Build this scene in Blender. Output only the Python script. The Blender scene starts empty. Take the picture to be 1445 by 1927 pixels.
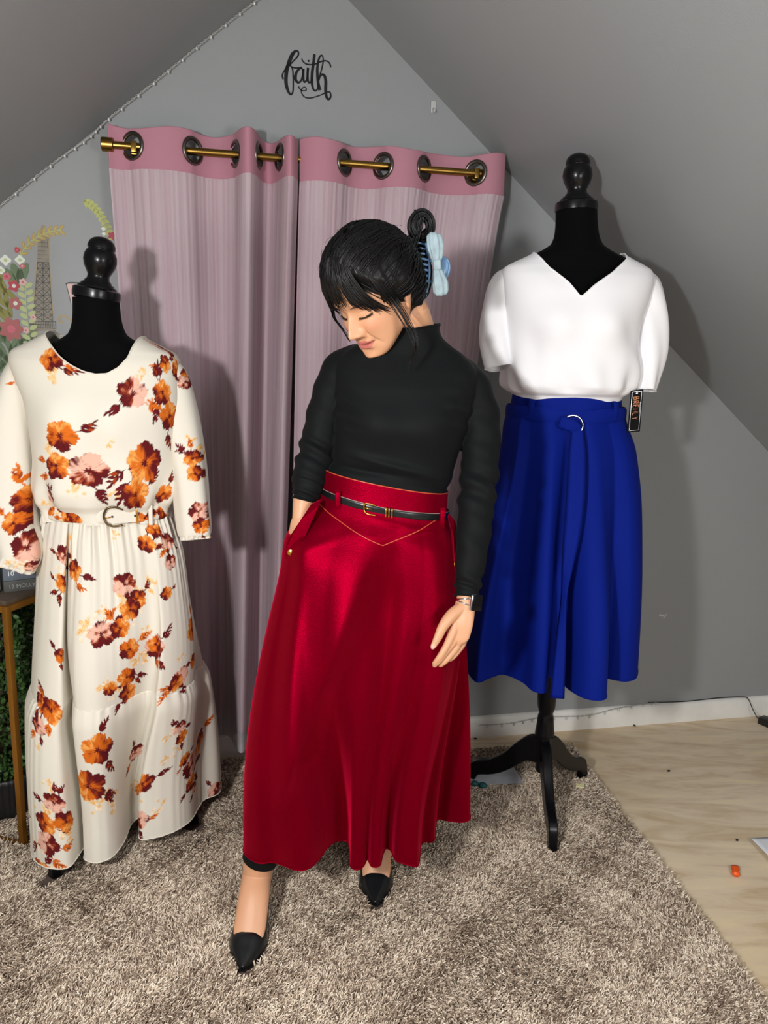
import bpy, bmesh, math, random
import numpy as np
from mathutils import Vector, Matrix
from mathutils.bvhtree import BVHTree

random.seed(7)
rng = np.random.default_rng(7)
SC = bpy.context.scene
COL = SC.collection
PI = math.pi

# ------------------------------------------------------------------ camera
pitch, roll = math.radians(10.9), math.radians(1.4)
cp, sp, cr_, sr_ = math.cos(pitch), math.sin(pitch), math.cos(roll), math.sin(roll)
right = Vector((cr_, sp * sr_, cp * sr_))
up = Vector((-sr_, sp * cr_, cp * cr_))
fwd = Vector((0, cp, -sp))
CAM_POS = Vector((0, 0, 1.33))
cam_d = bpy.data.cameras.new('camera')
cam_d.sensor_fit = 'VERTICAL'
cam_d.sensor_height = 36.0
cam_d.lens = 36.0 * 1420 / 1927
cam_d.clip_start = 0.05
cam = bpy.data.objects.new('camera', cam_d)
COL.objects.link(cam)
cam.matrix_world = Matrix(((right.x, up.x, -fwd.x, CAM_POS.x), (right.y, up.y, -fwd.y, CAM_POS.y),
                           (right.z, up.z, -fwd.z, CAM_POS.z), (0, 0, 0, 1)))
SC.camera = cam

# ------------------------------------------------------------------ world, lamps, exposure
SC.view_settings.view_transform = 'Standard'
SC.view_settings.look = 'None'
SC.view_settings.exposure = 0.06
SC.view_settings.gamma = 1.0
SC.view_settings.use_curve_mapping = False
world = bpy.data.worlds.new('world')
SC.world = world
world.use_nodes = True
bg = world.node_tree.nodes['Background']
bg.inputs['Color'].default_value = (0.93, 0.96, 1.0, 1)
bg.inputs['Strength'].default_value = 0.13


def lamp(name, loc, radius, power, color=(1, 1, 1)):
    d = bpy.data.lights.new(name, 'POINT')
    d.shadow_soft_size = radius
    d.energy = power
    d.color = color
    o = bpy.data.objects.new(name, d)
    COL.objects.link(o)
    o.location = loc
    return o


lamp('key_light', (-0.62, -0.05, 1.45), 0.06, 100, (1.0, 0.99, 0.975))
lamp('fill_light', (1.02, -0.15, 1.28), 0.22, 52, (1.0, 0.99, 0.975))

# ------------------------------------------------------------------ room frame: wall plane direction
YAW = math.radians(11.7)
W0 = Vector((0.345, 2.579, 0))
WU = Vector((math.cos(YAW), math.sin(YAW), 0))
WN = Vector((math.sin(YAW), -math.cos(YAW), 0))        # out of the wall, into the room


def wp(u, z, off=0.0):
    """a point on the gable wall: u along it, z up, off out into the room"""
    return W0 + WU * u + WN * off + Vector((0, 0, z))


# ------------------------------------------------------------------ helpers
def cat(xs, ys, x):
    """smooth (monotone cubic) interpolation"""
    xs = np.asarray(xs, float); ys = np.asarray(ys, float)
    if xs[0] > xs[-1]:
        xs, ys = xs[::-1], ys[::-1]
    h = np.diff(xs); d = np.diff(ys) / h
    m = np.zeros_like(ys)
    m[0], m[-1] = d[0], d[-1]
    for i in range(1, len(xs) - 1):
        if d[i - 1] * d[i] > 0:
            w1, w2 = 2 * h[i] + h[i - 1], h[i] + 2 * h[i - 1]
            m[i] = (w1 + w2) / (w1 / d[i - 1] + w2 / d[i])
    x = np.clip(np.asarray(x, float), xs[0], xs[-1])
    k = np.clip(np.searchsorted(xs, x) - 1, 0, len(h) - 1)
    t = (x - xs[k]) / h[k]
    return ((2 * t**3 - 3 * t**2 + 1) * ys[k] + (t**3 - 2 * t**2 + t) * h[k] * m[k]
            + (-2 * t**3 + 3 * t**2) * ys[k + 1] + (t**3 - t**2) * h[k] * m[k + 1])


def sstep(a, b, x):
    t = np.clip((np.asarray(x, float) - a) / (b - a), 0, 1)
    return t * t * (3 - 2 * t)


def spline(pts, n):
    """Catmull-Rom through 3-D (or n-D) points"""
    P = np.asarray(pts, float)
    P = np.vstack([2 * P[0] - P[1], P, 2 * P[-1] - P[-2]])
    m = len(P) - 3
    t = np.linspace(0, m, n)
    k = np.clip(t.astype(int), 0, m - 1)
    s = (t - k)[:, None]
    a, b, c, d = P[k], P[k + 1], P[k + 2], P[k + 3]
    return 0.5 * (2 * b + (c - a) * s + (2 * a - 5 * b + 4 * c - d) * s**2 + (3 * b - a - 3 * c + d) * s**3)


ROOT = {}                                              # top-level object -> world location


def root_of(o):
    while o.parent:
        o = o.parent
    return o


def new_mesh(name, verts, faces, mat=None, parent=None, smooth=True, colors=None):
    """one mesh object from world-space vertices"""
    v = np.asarray(verts, dtype=np.float64).reshape(-1, 3)
    if parent is not None:
        v = v - np.array(root_of(parent).location)
    me = bpy.data.meshes.new(name)
    me.from_pydata(v.tolist(), [], [tuple(int(i) for i in f) for f in faces])
    me.update()
    if smooth:
        me.polygons.foreach_set('use_smooth', [True] * len(me.polygons))
    if colors is not None:
        a = me.color_attributes.new('Col', 'FLOAT_COLOR', 'POINT')
        c = np.ones((len(v), 4), dtype=np.float32)
        c[:, :3] = colors
        a.data.foreach_set('color', c.ravel())
    o = bpy.data.objects.new(name, me)
    if mat is not None:
        me.materials.append(mat)
    COL.objects.link(o)
    if parent is not None:
        o.parent = parent
    return o


def grid_faces(nr, nc, wrap=False, flip=False):
    r = np.arange(nr - 1)[:, None]
    c = np.arange(nc if wrap else nc - 1)[None, :]
    c2 = (c + 1) % nc
    f = np.stack([r * nc + c, r * nc + c2, (r + 1) * nc + c2, (r + 1) * nc + c], -1).reshape(-1, 4)
    return f[:, ::-1] if flip else f


def tag(o, label=None, cat_=None, group=None, kind=None):
    if label: o['label'] = label
    if cat_: o['category'] = cat_
    if group: o['group'] = group
    if kind: o['kind'] = kind
    return o


def thing(name, label, cat_, loc, group=None):
    o = bpy.data.objects.new(name, None)
    o.empty_display_size = 0.1
    COL.objects.link(o)
    o.location = loc
    return tag(o, label, cat_, group)


def recenter(o):
    """put a top-level mesh's origin at its base"""
    me = o.data
    n = len(me.vertices)
    c = np.empty(n * 3); me.vertices.foreach_get('co', c); c = c.reshape(-1, 3)
    p = np.array([(c[:, 0].min() + c[:, 0].max()) / 2, (c[:, 1].min() + c[:, 1].max()) / 2, c[:, 2].min()])
    me.vertices.foreach_set('co', (c - p).ravel())
    me.update()
    o.location = p
    return o


class MB:
    """collects primitive shapes into one mesh"""
    def __init__(s):
        s.v = []; s.f = []; s.n = 0

    def add(s, v, f):
        v = np.asarray(v, float).reshape(-1, 3)
        s.v.append(v)
        s.f += [tuple(int(i) + s.n for i in q) for q in f]
        s.n += len(v)
        return s

    def box(s, c, size, R=None, bev=0.0):
        bm = bmesh.new()
        bmesh.ops.create_cube(bm, size=1)
        bmesh.ops.scale(bm, vec=Vector(size), verts=bm.verts)
        if bev:
            bmesh.ops.bevel(bm, geom=bm.edges[:], offset=bev, segments=2, affect='EDGES', profile=0.6)
        v = np.array([x.co[:] for x in bm.verts])
        f = [[x.index for x in q.verts] for q in bm.faces]
        bm.free()
        if R is not None:
            v = v @ np.array(R).T
        return s.add(v + np.array(c), f)

    def tube(s, pts, rad, seg=10, cap=True, flat=1.0, up=None):
        """swept round (or flattened) section"""
        P = np.asarray(pts, float)
        n = len(P)
        R = np.broadcast_to(np.asarray(rad, float), (n,))
        T = np.gradient(P, axis=0)
        T /= np.linalg.norm(T, axis=1)[:, None] + 1e-12
        ref = np.array(up if up is not None else ((0, 0, 1) if abs(T[0][2]) < 0.9 else (1, 0, 0)), float)
        N = np.zeros_like(P)
        a = ref - T[0] * (ref @ T[0])
        N[0] = a / np.linalg.norm(a)
        for i in range(1, n):
            b = (ref if up is not None else N[i - 1])
            a = b - T[i] * (b @ T[i])
            N[i] = a / (np.linalg.norm(a) + 1e-12)
        B = np.cross(T, N)
        th = np.linspace(0, 2 * PI, seg, endpoint=False)
        V = P[:, None] + R[:, None, None] * (flat * np.cos(th)[None, :, None] * N[:, None] + np.sin(th)[None, :, None] * B[:, None])
        F = grid_faces(n, seg, True).tolist()
        if cap:
            F.append(list(range(seg))[::-1])
            F.append([(n - 1) * seg + i for i in range(seg)])
        return s.add(V, F)

    def lathe(s, prof, c=(0, 0, 0), seg=40, R=None, cap=True):
        p = np.asarray(prof, float)
        th = np.linspace(0, 2 * PI, seg, endpoint=False)
        V = np.stack([p[:, 0:1] * np.cos(th), p[:, 0:1] * np.sin(th), np.repeat(p[:, 1:2], seg, 1)], -1).reshape(-1, 3)
        if R is not None:
            V = V @ np.array(R).T
        F = grid_faces(len(p), seg, True).tolist()
        if cap:
            F.append(list(range(seg))[::-1])
            F.append([(len(p) - 1) * seg + i for i in range(seg)])
        return s.add(V + np.array(c), F)

    def ball(s, c, r, seg=12, R=None):
        r = np.broadcast_to(np.asarray(r, float), (3,))
        th = np.linspace(0, 2 * PI, seg, endpoint=False)
        ph = np.linspace(-PI / 2 * 0.985, PI / 2 * 0.985, seg // 2 + 2)
        V = np.stack([np.cos(ph)[:, None] * np.cos(th), np.cos(ph)[:, None] * np.sin(th), np.repeat(np.sin(ph)[:, None], seg, 1)], -1).reshape(-1, 3) * r
        if R is not None:
            V = V @ np.array(R).T
        n = len(ph)
        F = grid_faces(n, seg, True).tolist() + [list(range(seg))[::-1], [(n - 1) * seg + i for i in range(seg)]]
        return s.add(V + np.array(c), F)

    def prism(s, poly, o, ex, ey, ez, depth):
        """polygon in the plane (ex, ey) at o, thickness along ez"""
        p = np.asarray(poly, float)
        o, ex, ey, ez = (np.array(q, float) for q in (o, ex, ey, ez))
        a = o + p[:, :1] * ex + p[:, 1:] * ey
        n = len(p)
        V = np.vstack([a, a + ez * depth])
        F = [list(range(n))[::-1], list(range(n, 2 * n))] + [[i, (i + 1) % n, n + (i + 1) % n, n + i] for i in range(n)]
        return s.add(V, F)

    def build(s, name, mat, parent=None, smooth=True):
        return new_mesh(name, np.vstack(s.v), s.f, mat, parent, smooth)


def smooth_by_angle(o, deg=35):
    me = o.data
    bm = bmesh.new(); bm.from_mesh(me)
    for e in bm.edges:
        if len(e.link_faces) == 2 and e.calc_face_angle(0) > math.radians(deg):
            e.smooth = False
    bmesh.ops.recalc_face_normals(bm, faces=bm.faces)
    bm.to_mesh(me); bm.free()
    return o


# ------------------------------------------------------------------ materials
def srgb(r, g, b):
    f = lambda c: (c / 255 / 12.92) if c / 255 <= 0.04045 else ((c / 255 + 0.055) / 1.055) ** 2.4
    return (f(r), f(g), f(b))


def mat(name, color, rough=0.6, metal=0.0, spec=0.5, bump=0.0, bscale=200.0, vary=0.0, vscale=8.0,
        sheen=0.0, sheen_tint=(1, 1, 1), sheen_rough=0.4, attr=False, sss=0.0, coat=0.0, aniso=0.0, stretch=None, two_sided=None):
    m = bpy.data.materials.new(name)
    m.use_nodes = True
    nt = m.node_tree
    b = nt.nodes['Principled BSDF']
    L = nt.links.new
    b.inputs['Base Color'].default_value = (*color, 1)
    b.inputs['Roughness'].default_value = rough
    b.inputs['Metallic'].default_value = metal
    b.inputs['Specular IOR Level'].default_value = spec
    if sheen:
        b.inputs['Sheen Weight'].default_value = sheen
        b.inputs['Sheen Tint'].default_value = (*sheen_tint, 1)
        b.inputs['Sheen Roughness'].default_value = sheen_rough
    if coat:
        b.inputs['Coat Weight'].default_value = coat
        b.inputs['Coat Roughness'].default_value = 0.12
    if sss:
        b.inputs['Subsurface Weight'].default_value = sss
        b.inputs['Subsurface Radius'].default_value = (1.0, 0.35, 0.2)
        b.inputs['Subsurface Scale'].default_value = 0.004
    tc = nt.nodes.new('ShaderNodeTexCoord')
    mp = nt.nodes.new('ShaderNodeMapping')
    L(tc.outputs['Object'], mp.inputs['Vector'])
    if stretch:
        mp.inputs['Scale'].default_value = stretch
    src = None
    if attr:
        a = nt.nodes.new('ShaderNodeAttribute'); a.attribute_name = 'Col'
        src = a.outputs['Color']
        L(src, b.inputs['Base Color'])
    if vary:
        n = nt.nodes.new('ShaderNodeTexNoise')
        n.inputs['Scale'].default_value = vscale
        n.inputs['Detail'].default_value = 6
        L(mp.outputs['Vector'], n.inputs['Vector'])
        mr = nt.nodes.new('ShaderNodeMapRange')
        mr.inputs['From Min'].default_value = 0.25; mr.inputs['From Max'].default_value = 0.75
        mr.inputs['To Min'].default_value = 1 - vary; mr.inputs['To Max'].default_value = 1 + vary
        L(n.outputs['Fac'], mr.inputs['Value'])
        mx = nt.nodes.new('ShaderNodeVectorMath'); mx.operation = 'SCALE'
        if src is not None:
            L(src, mx.inputs[0])
        else:
            mx.inputs[0].default_value = color
        L(mr.outputs['Result'], mx.inputs['Scale'])
        L(mx.outputs['Vector'], b.inputs['Base Color'])
    if bump:
        n = nt.nodes.new('ShaderNodeTexNoise')
        n.inputs['Scale'].default_value = bscale
        n.inputs['Detail'].default_value = 4
        L(mp.outputs['Vector'], n.inputs['Vector'])
        bp = nt.nodes.new('ShaderNodeBump')
        bp.inputs['Strength'].default_value = bump
        bp.inputs['Distance'].default_value = 0.002
        L(n.outputs['Fac'], bp.inputs['Height'])
        L(bp.outputs['Normal'], b.inputs['Normal'])
    return m


M = {}
M['paint'] = mat('grey_paint', srgb(152, 155, 157), 0.5, spec=0.3, bump=0.12, bscale=260, vary=0.04, vscale=1.6)
M['white_paint'] = mat('white_trim_paint', srgb(240, 238, 233), 0.45, bump=0.15, bscale=60, vary=0.08, vscale=9)
M['brass'] = mat('brushed_brass', srgb(150, 118, 58), 0.28, metal=1.0, bump=0.05, bscale=300, stretch=(1, 20, 20))
M['gold'] = mat('gold_metal', srgb(214, 160, 72), 0.25, metal=1.0)
M['goldpaint'] = mat('gold_painted_frame', srgb(158, 108, 40), 0.42, metal=0.75, bump=0.1, bscale=80)
M['steel'] = mat('pewter_ring', srgb(120, 114, 108), 0.3, metal=1.0)
M['silver'] = mat('silver_metal', srgb(215, 215, 218), 0.16, metal=1.0)
M['black_gloss'] = mat('black_lacquer', (0.004, 0.004, 0.005), 0.25, spec=0.28, bump=0.02, bscale=50)
M['black_velvet'] = mat('black_velvet', (0.0025, 0.0025, 0.003), 0.9, spec=0.06, sheen=0.02, bump=0.1, bscale=400)
M['black'] = mat('black_plastic', (0.008, 0.008, 0.009), 0.4)
M['black_leather'] = mat('black_leather', (0.007, 0.008, 0.009), 0.27, spec=0.5, bump=0.05, bscale=350)
M['pink'] = mat('pink_curtain_fabric', srgb(182, 128, 143), 0.75, spec=0.25, bump=0.15, bscale=700, sheen=0.15)
M['knit'] = mat('black_stretch_knit', srgb(16, 18, 19), 0.65, spec=0.10, bump=0.12, bscale=900, sheen=0.02, sheen_rough=0.5)
M['white_cloth'] = mat('white_crepe', srgb(246, 245, 248), 0.8, spec=0.2, bump=0.06, bscale=900)
M['blue'] = mat('royal_blue_crepe', srgb(2, 26, 122), 0.78, spec=0.12, bump=0.1, bscale=900)
M['cream'] = mat('cream_crepe', srgb(222, 215, 202), 0.82, spec=0.15)
M['floral'] = mat('floral_crepe', srgb(247, 241, 228), 0.82, spec=0.15, attr=True, bump=0.05, bscale=800)
M['hair'] = mat('black_hair', (0.004, 0.0036, 0.004), 0.40, spec=0.28, bump=0.0)
M['skin'] = mat('skin', srgb(214, 165, 132), 0.45, spec=0.4, attr=True, sss=0.12, bump=0.03, bscale=500)
M['denim'] = mat('pale_blue_cotton', srgb(158, 178, 186), 0.8, vary=0.2, vscale=60, bump=0.15, bscale=500)
M['clip'] = mat('blue_acetate', srgb(122, 162, 205), 0.3)
M['paper'] = mat('white_paper', srgb(238, 240, 245), 0.6, vary=0.03, vscale=20)
M['thread'] = mat('gold_red_piping', srgb(196, 78, 48), 0.35, spec=0.6)


def velvet():
    m = mat('red_stretch_velvet', srgb(128, 0, 27), 0.36, metal=0.6, spec=0.04, sheen=0.8, sheen_tint=srgb(255, 24, 76), sheen_rough=0.4, bump=0.4, bscale=560)
    m.node_tree.nodes['Principled BSDF'].inputs['Specular Tint'].default_value = (*srgb(255, 60, 90), 1)
    return m


M['velvet'] = velvet()


def sheer():
    m = bpy.data.materials.new('sheer_white_voile')
    m.use_nodes = True
    nt = m.node_tree; L = nt.links.new
    b = nt.nodes['Principled BSDF']; out = nt.nodes['Material Output']
    b.inputs['Base Color'].default_value = (*srgb(222, 214, 220), 1)
    b.inputs['Roughness'].default_value = 0.8
    b.inputs['Specular IOR Level'].default_value = 0.2
    tr = nt.nodes.new('ShaderNodeBsdfTransparent')
    mix = nt.nodes.new('ShaderNodeMixShader')
    tc = nt.nodes.new('ShaderNodeTexCoord'); mp = nt.nodes.new('ShaderNodeMapping')
    mp.inputs['Scale'].default_value = (60, 60, 0.9)
    n = nt.nodes.new('ShaderNodeTexNoise'); n.inputs['Scale'].default_value = 1.0; n.inputs['Detail'].default_value = 5
    L(tc.outputs['Object'], mp.inputs['Vector']); L(mp.outputs['Vector'], n.inputs['Vector'])
    mr = nt.nodes.new('ShaderNodeMapRange')
    mr.inputs['From Min'].default_value = 0.35; mr.inputs['From Max'].default_value = 0.72
    mr.inputs['To Min'].default_value = 0.40; mr.inputs['To Max'].default_value = 0.57
    L(n.outputs['Fac'], mr.inputs['Value'])
    L(mr.outputs['Result'], mix.inputs['Fac'])
    L(tr.outputs['BSDF'], mix.inputs[1]); L(b.outputs['BSDF'], mix.inputs[2])
    L(mix.outputs['Shader'], out.inputs['Surface'])
    return m


M['sheer'] = sheer()


def plywood():
    m = mat('plywood', srgb(196, 174, 140), 0.6, spec=0.3)
    nt = m.node_tree; L = nt.links.new
    b = nt.nodes['Principled BSDF']
    tc = nt.nodes.new('ShaderNodeTexCoord'); mp = nt.nodes.new('ShaderNodeMapping')
    mp.inputs['Rotation'].default_value = (0, 0, 0.2)
    mp.inputs['Scale'].default_value = (1.3, 6, 1)
    L(tc.outputs['Object'], mp.inputs['Vector'])
    n1 = nt.nodes.new('ShaderNodeTexNoise'); n1.inputs['Scale'].default_value = 2.2; n1.inputs['Detail'].default_value = 9
    n1.inputs['Distortion'].default_value = 1.4; n1.inputs['Roughness'].default_value = 0.62
    L(mp.outputs['Vector'], n1.inputs['Vector'])
    r = nt.nodes.new('ShaderNodeValToRGB')
    e = r.color_ramp.elements
    e[0].position = 0.30; e[0].color = (*srgb(212, 187, 148), 1)
    e[1].position = 0.70; e[1].color = (*srgb(248, 230, 194), 1)
    x = e.new(0.47); x.color = (*srgb(232, 212, 184), 1)
    x = e.new(0.53); x.color = (*srgb(238, 220, 194), 1)
    L(n1.outputs['Fac'], r.inputs['Fac'])
    n2 = nt.nodes.new('ShaderNodeTexNoise'); n2.inputs['Scale'].default_value = 1.1; n2.inputs['Detail'].default_value = 3
    L(tc.outputs['Object'], n2.inputs['Vector'])
    r2 = nt.nodes.new('ShaderNodeValToRGB')
    r2.color_ramp.elements[0].position = 0.35; r2.color_ramp.elements[0].color = (*srgb(232, 226, 216), 1)
    r2.color_ramp.elements[1].position = 0.65; r2.color_ramp.elements[1].color = (1, 1, 1, 1)
    L(n2.outputs['Fac'], r2.inputs['Fac'])
    mx = nt.nodes.new('ShaderNodeMixRGB'); mx.blend_type = 'MULTIPLY'; mx.inputs['Fac'].default_value = 1
    L(r.outputs['Color'], mx.inputs['Color1']); L(r2.outputs['Color'], mx.inputs['Color2'])
    L(mx.outputs['Color'], b.inputs['Base Color'])
    return m


M['plywood'] = plywood()


def rug_mat():
    m = bpy.data.materials.new('two_tone_rug_yarn')
    m.use_nodes = True
    nt = m.node_tree; L = nt.links.new
    b = nt.nodes['Principled BSDF']
    b.inputs['Roughness'].default_value = 0.9
    b.inputs['Specular IOR Level'].default_value = 0.1
    at = nt.nodes.new('ShaderNodeAttribute'); at.attribute_name = 'tint'
    r = nt.nodes.new('ShaderNodeValToRGB')
    e = r.color_ramp.elements
    e[0].position = 0.0; e[0].color = (*srgb(108, 90, 76), 1)
    e[1].position = 1.0; e[1].color = (*srgb(252, 240, 220), 1)
    x = e.new(0.35); x.color = (*srgb(172, 152, 132), 1)
    x = e.new(0.6); x.color = (*srgb(222, 204, 184), 1)
    L(at.outputs['Fac'], r.inputs['Fac'])
    L(r.outputs['Color'], b.inputs['Base Color'])
    return m


M['rug'] = rug_mat()
M['rug_back'] = mat('rug_backing', srgb(96, 80, 72), 0.95, bump=0.6, bscale=300, vary=0.3, vscale=200)
# ================================================================== the setting
def slab(name, corners, thick_dir, thick, m):
    c = np.array([list(p) for p in corners], float)
    t = np.array(list(thick_dir), float) * thick
    n = len(c)
    V = np.vstack([c, c + t])
    F = [list(range(n)), list(range(n, 2 * n))[::-1]] + [[i, n + i, n + (i + 1) % n, (i + 1) % n] for i in range(n)]
    o = new_mesh(name, V, F, m, smooth=False)
    smooth_by_angle(o)
    return tag(o, kind='structure')


AU, AZ, SL = -0.614, 2.49, 0.838                      # roof ridge on the wall, slope
UL, UR = AU - AZ / SL, AU + AZ / SL                   # where the slopes meet the floor
wall = slab('wall_back', [wp(UL, 0), wp(UR, 0), wp(AU, AZ)], -WN, 0.08, M['paint'])
DEP = 4.2
nl = Vector((WU.x * -SL, WU.y * -SL, 1)).normalized()
nr = Vector((WU.x * SL, WU.y * SL, 1)).normalized()
slab('ceiling_left', [wp(UL, 0), wp(AU, AZ), wp(AU, AZ, DEP), wp(UL, 0, DEP)], nl, 0.08, M['paint'])
slab('ceiling_right', [wp(UR, 0), wp(AU, AZ), wp(AU, AZ, DEP), wp(UR, 0, DEP)], nr, 0.08, M['paint'])
slab('floor', [wp(UL, 0), wp(UR, 0), wp(UR, 0, DEP), wp(UL, 0, DEP)], (0, 0, -1), 0.06, M['plywood'])
mb = MB()
prof = [(0.0, 0.0), (0.016, 0.0), (0.016, 0.066), (0.012, 0.074), (0.004, 0.079), (0.0, 0.079)]
V = []
for uu in (UL + 0.1, UR - 0.1):
    V += [list(wp(uu, z, o)) for o, z in prof]
F = [[i, (i + 1) % 6, 6 + (i + 1) % 6, 6 + i] for i in range(6)] + [[5, 4, 3, 2, 1, 0], [6, 7, 8, 9, 10, 11]]
mb.add(V, F)
tag(smooth_by_angle(mb.build('baseboard_back', M['white_paint'])), kind='structure')

# ================================================================== rug
RB = np.array([0.685, 2.495]); RD1 = np.array([0.138, -0.990]); RD2 = np.array([-0.990, -0.138])
RL, RWD = 2.5, 1.95
rug = thing('rug', 'beige and brown shag rug lying on the plywood floor', 'rug', (RB[0] + RD1[0] * 1.2 + RD2[0] * 1.2, RB[1] + RD1[1] * 1.2 + RD2[1] * 1.2, 0))
mb = MB()
c4 = [RB, RB + RD1 * RL, RB + RD1 * RL + RD2 * RWD, RB + RD2 * RWD]
mb.add([[*c, 0.001] for c in c4] + [[*c, 0.007] for c in c4], [[3, 2, 1, 0], [4, 5, 6, 7], [0, 1, 5, 4], [1, 2, 6, 5], [2, 3, 7, 6], [3, 0, 4, 7]])
mb.build('backing', M['rug_back'], rug, False)
FEET = [((-.286, 1.434), (-.286, 1.475), .020), ((-.286, 1.480), (-.286, 1.520), .036), ((-.286, 1.625), (-.286, 1.635), .014), ((.002, 1.650), (.002, 1.690), .020), ((.002, 1.700), (.002, 1.74), .036), ((.002, 1.85), (.002, 1.86), .014),
        ((.494, 1.890), (.496, 1.925), .018), ((.685, 2.295), (.660, 2.272), .018), ((.297, 2.25), (.327, 2.232), .018), ((-.845, 1.705), (-.815, 1.758), .024), ((-.515, 1.96), (-.548, 1.965), .032),
        ((-.968, 1.86), (-1.388, 1.990), .012), ((-.968, 1.86), (-.890, 2.113), .012), ((-1.388, 1.990), (-1.310, 2.243), .012), ((-.890, 2.113), (-1.310, 2.243), .012), ((-1.102, 2.040), (-1.102, 2.041), .080)]
NV, NH = 400000, 18000
ab = np.vstack([np.stack([rng.random(NV) * RWD, rng.random(NV) * 1.42], 1), np.stack([rng.random(NH) * RWD, 1.42 + rng.random(NH) * (RL - 1.42)], 1)])
ab[:, 1] += rng.normal(0, 0.004, len(ab)) * (ab[:, 1] < 0.01)
base = RB + ab[:, 1:] * RD1 + ab[:, :1] * RD2
# pile pressed flat under shoes, form feet, table legs and the pot
free = np.ones(len(base), bool)
for (ax0, ay0), (bx0, by0), rr0 in FEET:
    a_ = np.array([ax0, ay0]); d_ = np.array([bx0, by0]) - a_
    t_ = np.clip(((base - a_) @ d_) / max(d_ @ d_, 1e-9), 0, 1)
    free &= np.linalg.norm(base - a_ - t_[:, None] * d_, axis=1) > rr0
base = base[free]; ab = ab[free]
edge = (ab[:, 0] < 0.03) | (ab[:, 1] < 0.03)
n = len(base)


def fnoise(x, y, s, k):
    return np.sin(x * s + k) * np.cos(y * s * 1.13 + 2 * k) + 0.6 * np.sin(x * s * 2.3 - y * s * 1.7 + k * 3) + 0.4 * np.cos(x * s * 4.1 + y * s * 3.7 + k)


x_, y_ = base[:, 0], base[:, 1]
lean_a = 1.3 * fnoise(x_, y_, 5.0, 0.4) + rng.normal(0, 1.0, n)
lean = 0.004 + 0.008 * rng.random(n)
ln = 0.016 + 0.008 * rng.random(n)
d1 = np.stack([np.cos(lean_a), np.sin(lean_a)], 1)
P = np.zeros((n, 4, 3), np.float32)
P[:, 0, :2] = base; P[:, 0, 2] = 0.004
P[:, 1, :2] = base + d1 * (lean * 0.25)[:, None]; P[:, 1, 2] = 0.004 + ln * 0.45
P[:, 2, :2] = base + d1 * (lean * 0.75)[:, None]; P[:, 2, 2] = 0.004 + ln * 0.85
P[:, 3, :2] = base + d1 * (lean * 1.35)[:, None]; P[:, 3, 2] = 0.004 + ln * 0.98
cu = bpy.data.hair_curves.new('pile')
cu.add_curves([4] * n)
cu.attributes['position'].data.foreach_set('vector', (P - np.array([*rug.location], np.float32)).ravel())
rad = np.tile(np.array([0.0010, 0.00125, 0.00115, 0.0006], np.float32), n) * np.repeat(0.8 + 0.45 * rng.random(n), 4).astype(np.float32)
ra = cu.attributes.get('radius') or cu.attributes.new('radius', 'FLOAT', 'POINT')
ra.data.foreach_set('value', rad)
tint = np.clip(0.47 + 0.30 * rng.normal(0, 1, n) + 0.09 * fnoise(x_, y_, 17, 1.1) + 0.07 * fnoise(x_, y_, 60, 2.0), 0, 1).astype(np.float32)
ta = cu.attributes.new('tint', 'FLOAT', 'CURVE')
ta.data.foreach_set('value', tint)
cu.materials.append(M['rug'])
pile = bpy.data.objects.new('pile', cu)
COL.objects.link(pile); pile.parent = rug; pile['kind'] = 'stuff'
# ================================================================== curtains on their rod
ROD_OFF, ROD_Z, ROD_R = 0.075, 1.922, 0.0105
rod = thing('curtain_rod', 'brass curtain rod with round end caps on the gable wall', 'curtain rod', wp(-0.64, ROD_Z, ROD_OFF))
mb = MB().tube([wp(-1.17, ROD_Z, ROD_OFF), wp(-0.64, ROD_Z, ROD_OFF), wp(-0.095, ROD_Z, ROD_OFF)], ROD_R, 16)
smooth_by_angle(mb.build('pole', M['brass'], rod))
for ua, ub in ((-1.20, -1.168), (-0.098, -0.082)):
    rr = 0.019 if ua < -1 else 0.0135
    mb = MB().tube([wp(ua, ROD_Z, ROD_OFF), wp(ua + 0.002, ROD_Z, ROD_OFF), wp(ub - 0.002, ROD_Z, ROD_OFF), wp(ub, ROD_Z, ROD_OFF)],
                   [rr - 0.002, rr, rr, rr - 0.002], 20)
    smooth_by_angle(mb.build('finial', M['brass'], rod))
Rw = np.array([[WU.x, -WN.x, 0], [WU.y, -WN.y, 0], [0, 0, 1]])
for ub in (-1.113, -0.104):
    mb = MB().box(wp(ub, ROD_Z - 0.02, 0.003), (0.024, 0.004, 0.075), Rw, 0.0015)
    mb.box(wp(ub, ROD_Z - 0.015, 0.036), (0.018, 0.068, 0.008), Rw, 0.001)
    mb.box(wp(ub, ROD_Z - 0.002, ROD_OFF), (0.016, 0.026, 0.030), Rw, 0.003)
    smooth_by_angle(mb.build('bracket', M['brass'], rod))


def seg_off(u, edges, amps):
    o = np.zeros_like(u)
    for (a, b), A in zip(zip(edges[:-1], edges[1:]), amps):
        k = (u >= a) & (u <= b)
        s = np.sin(PI * (u[k] - a) / (b - a))
        o[k] = A * np.sign(s) * np.abs(s) ** 0.75
    return o


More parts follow.
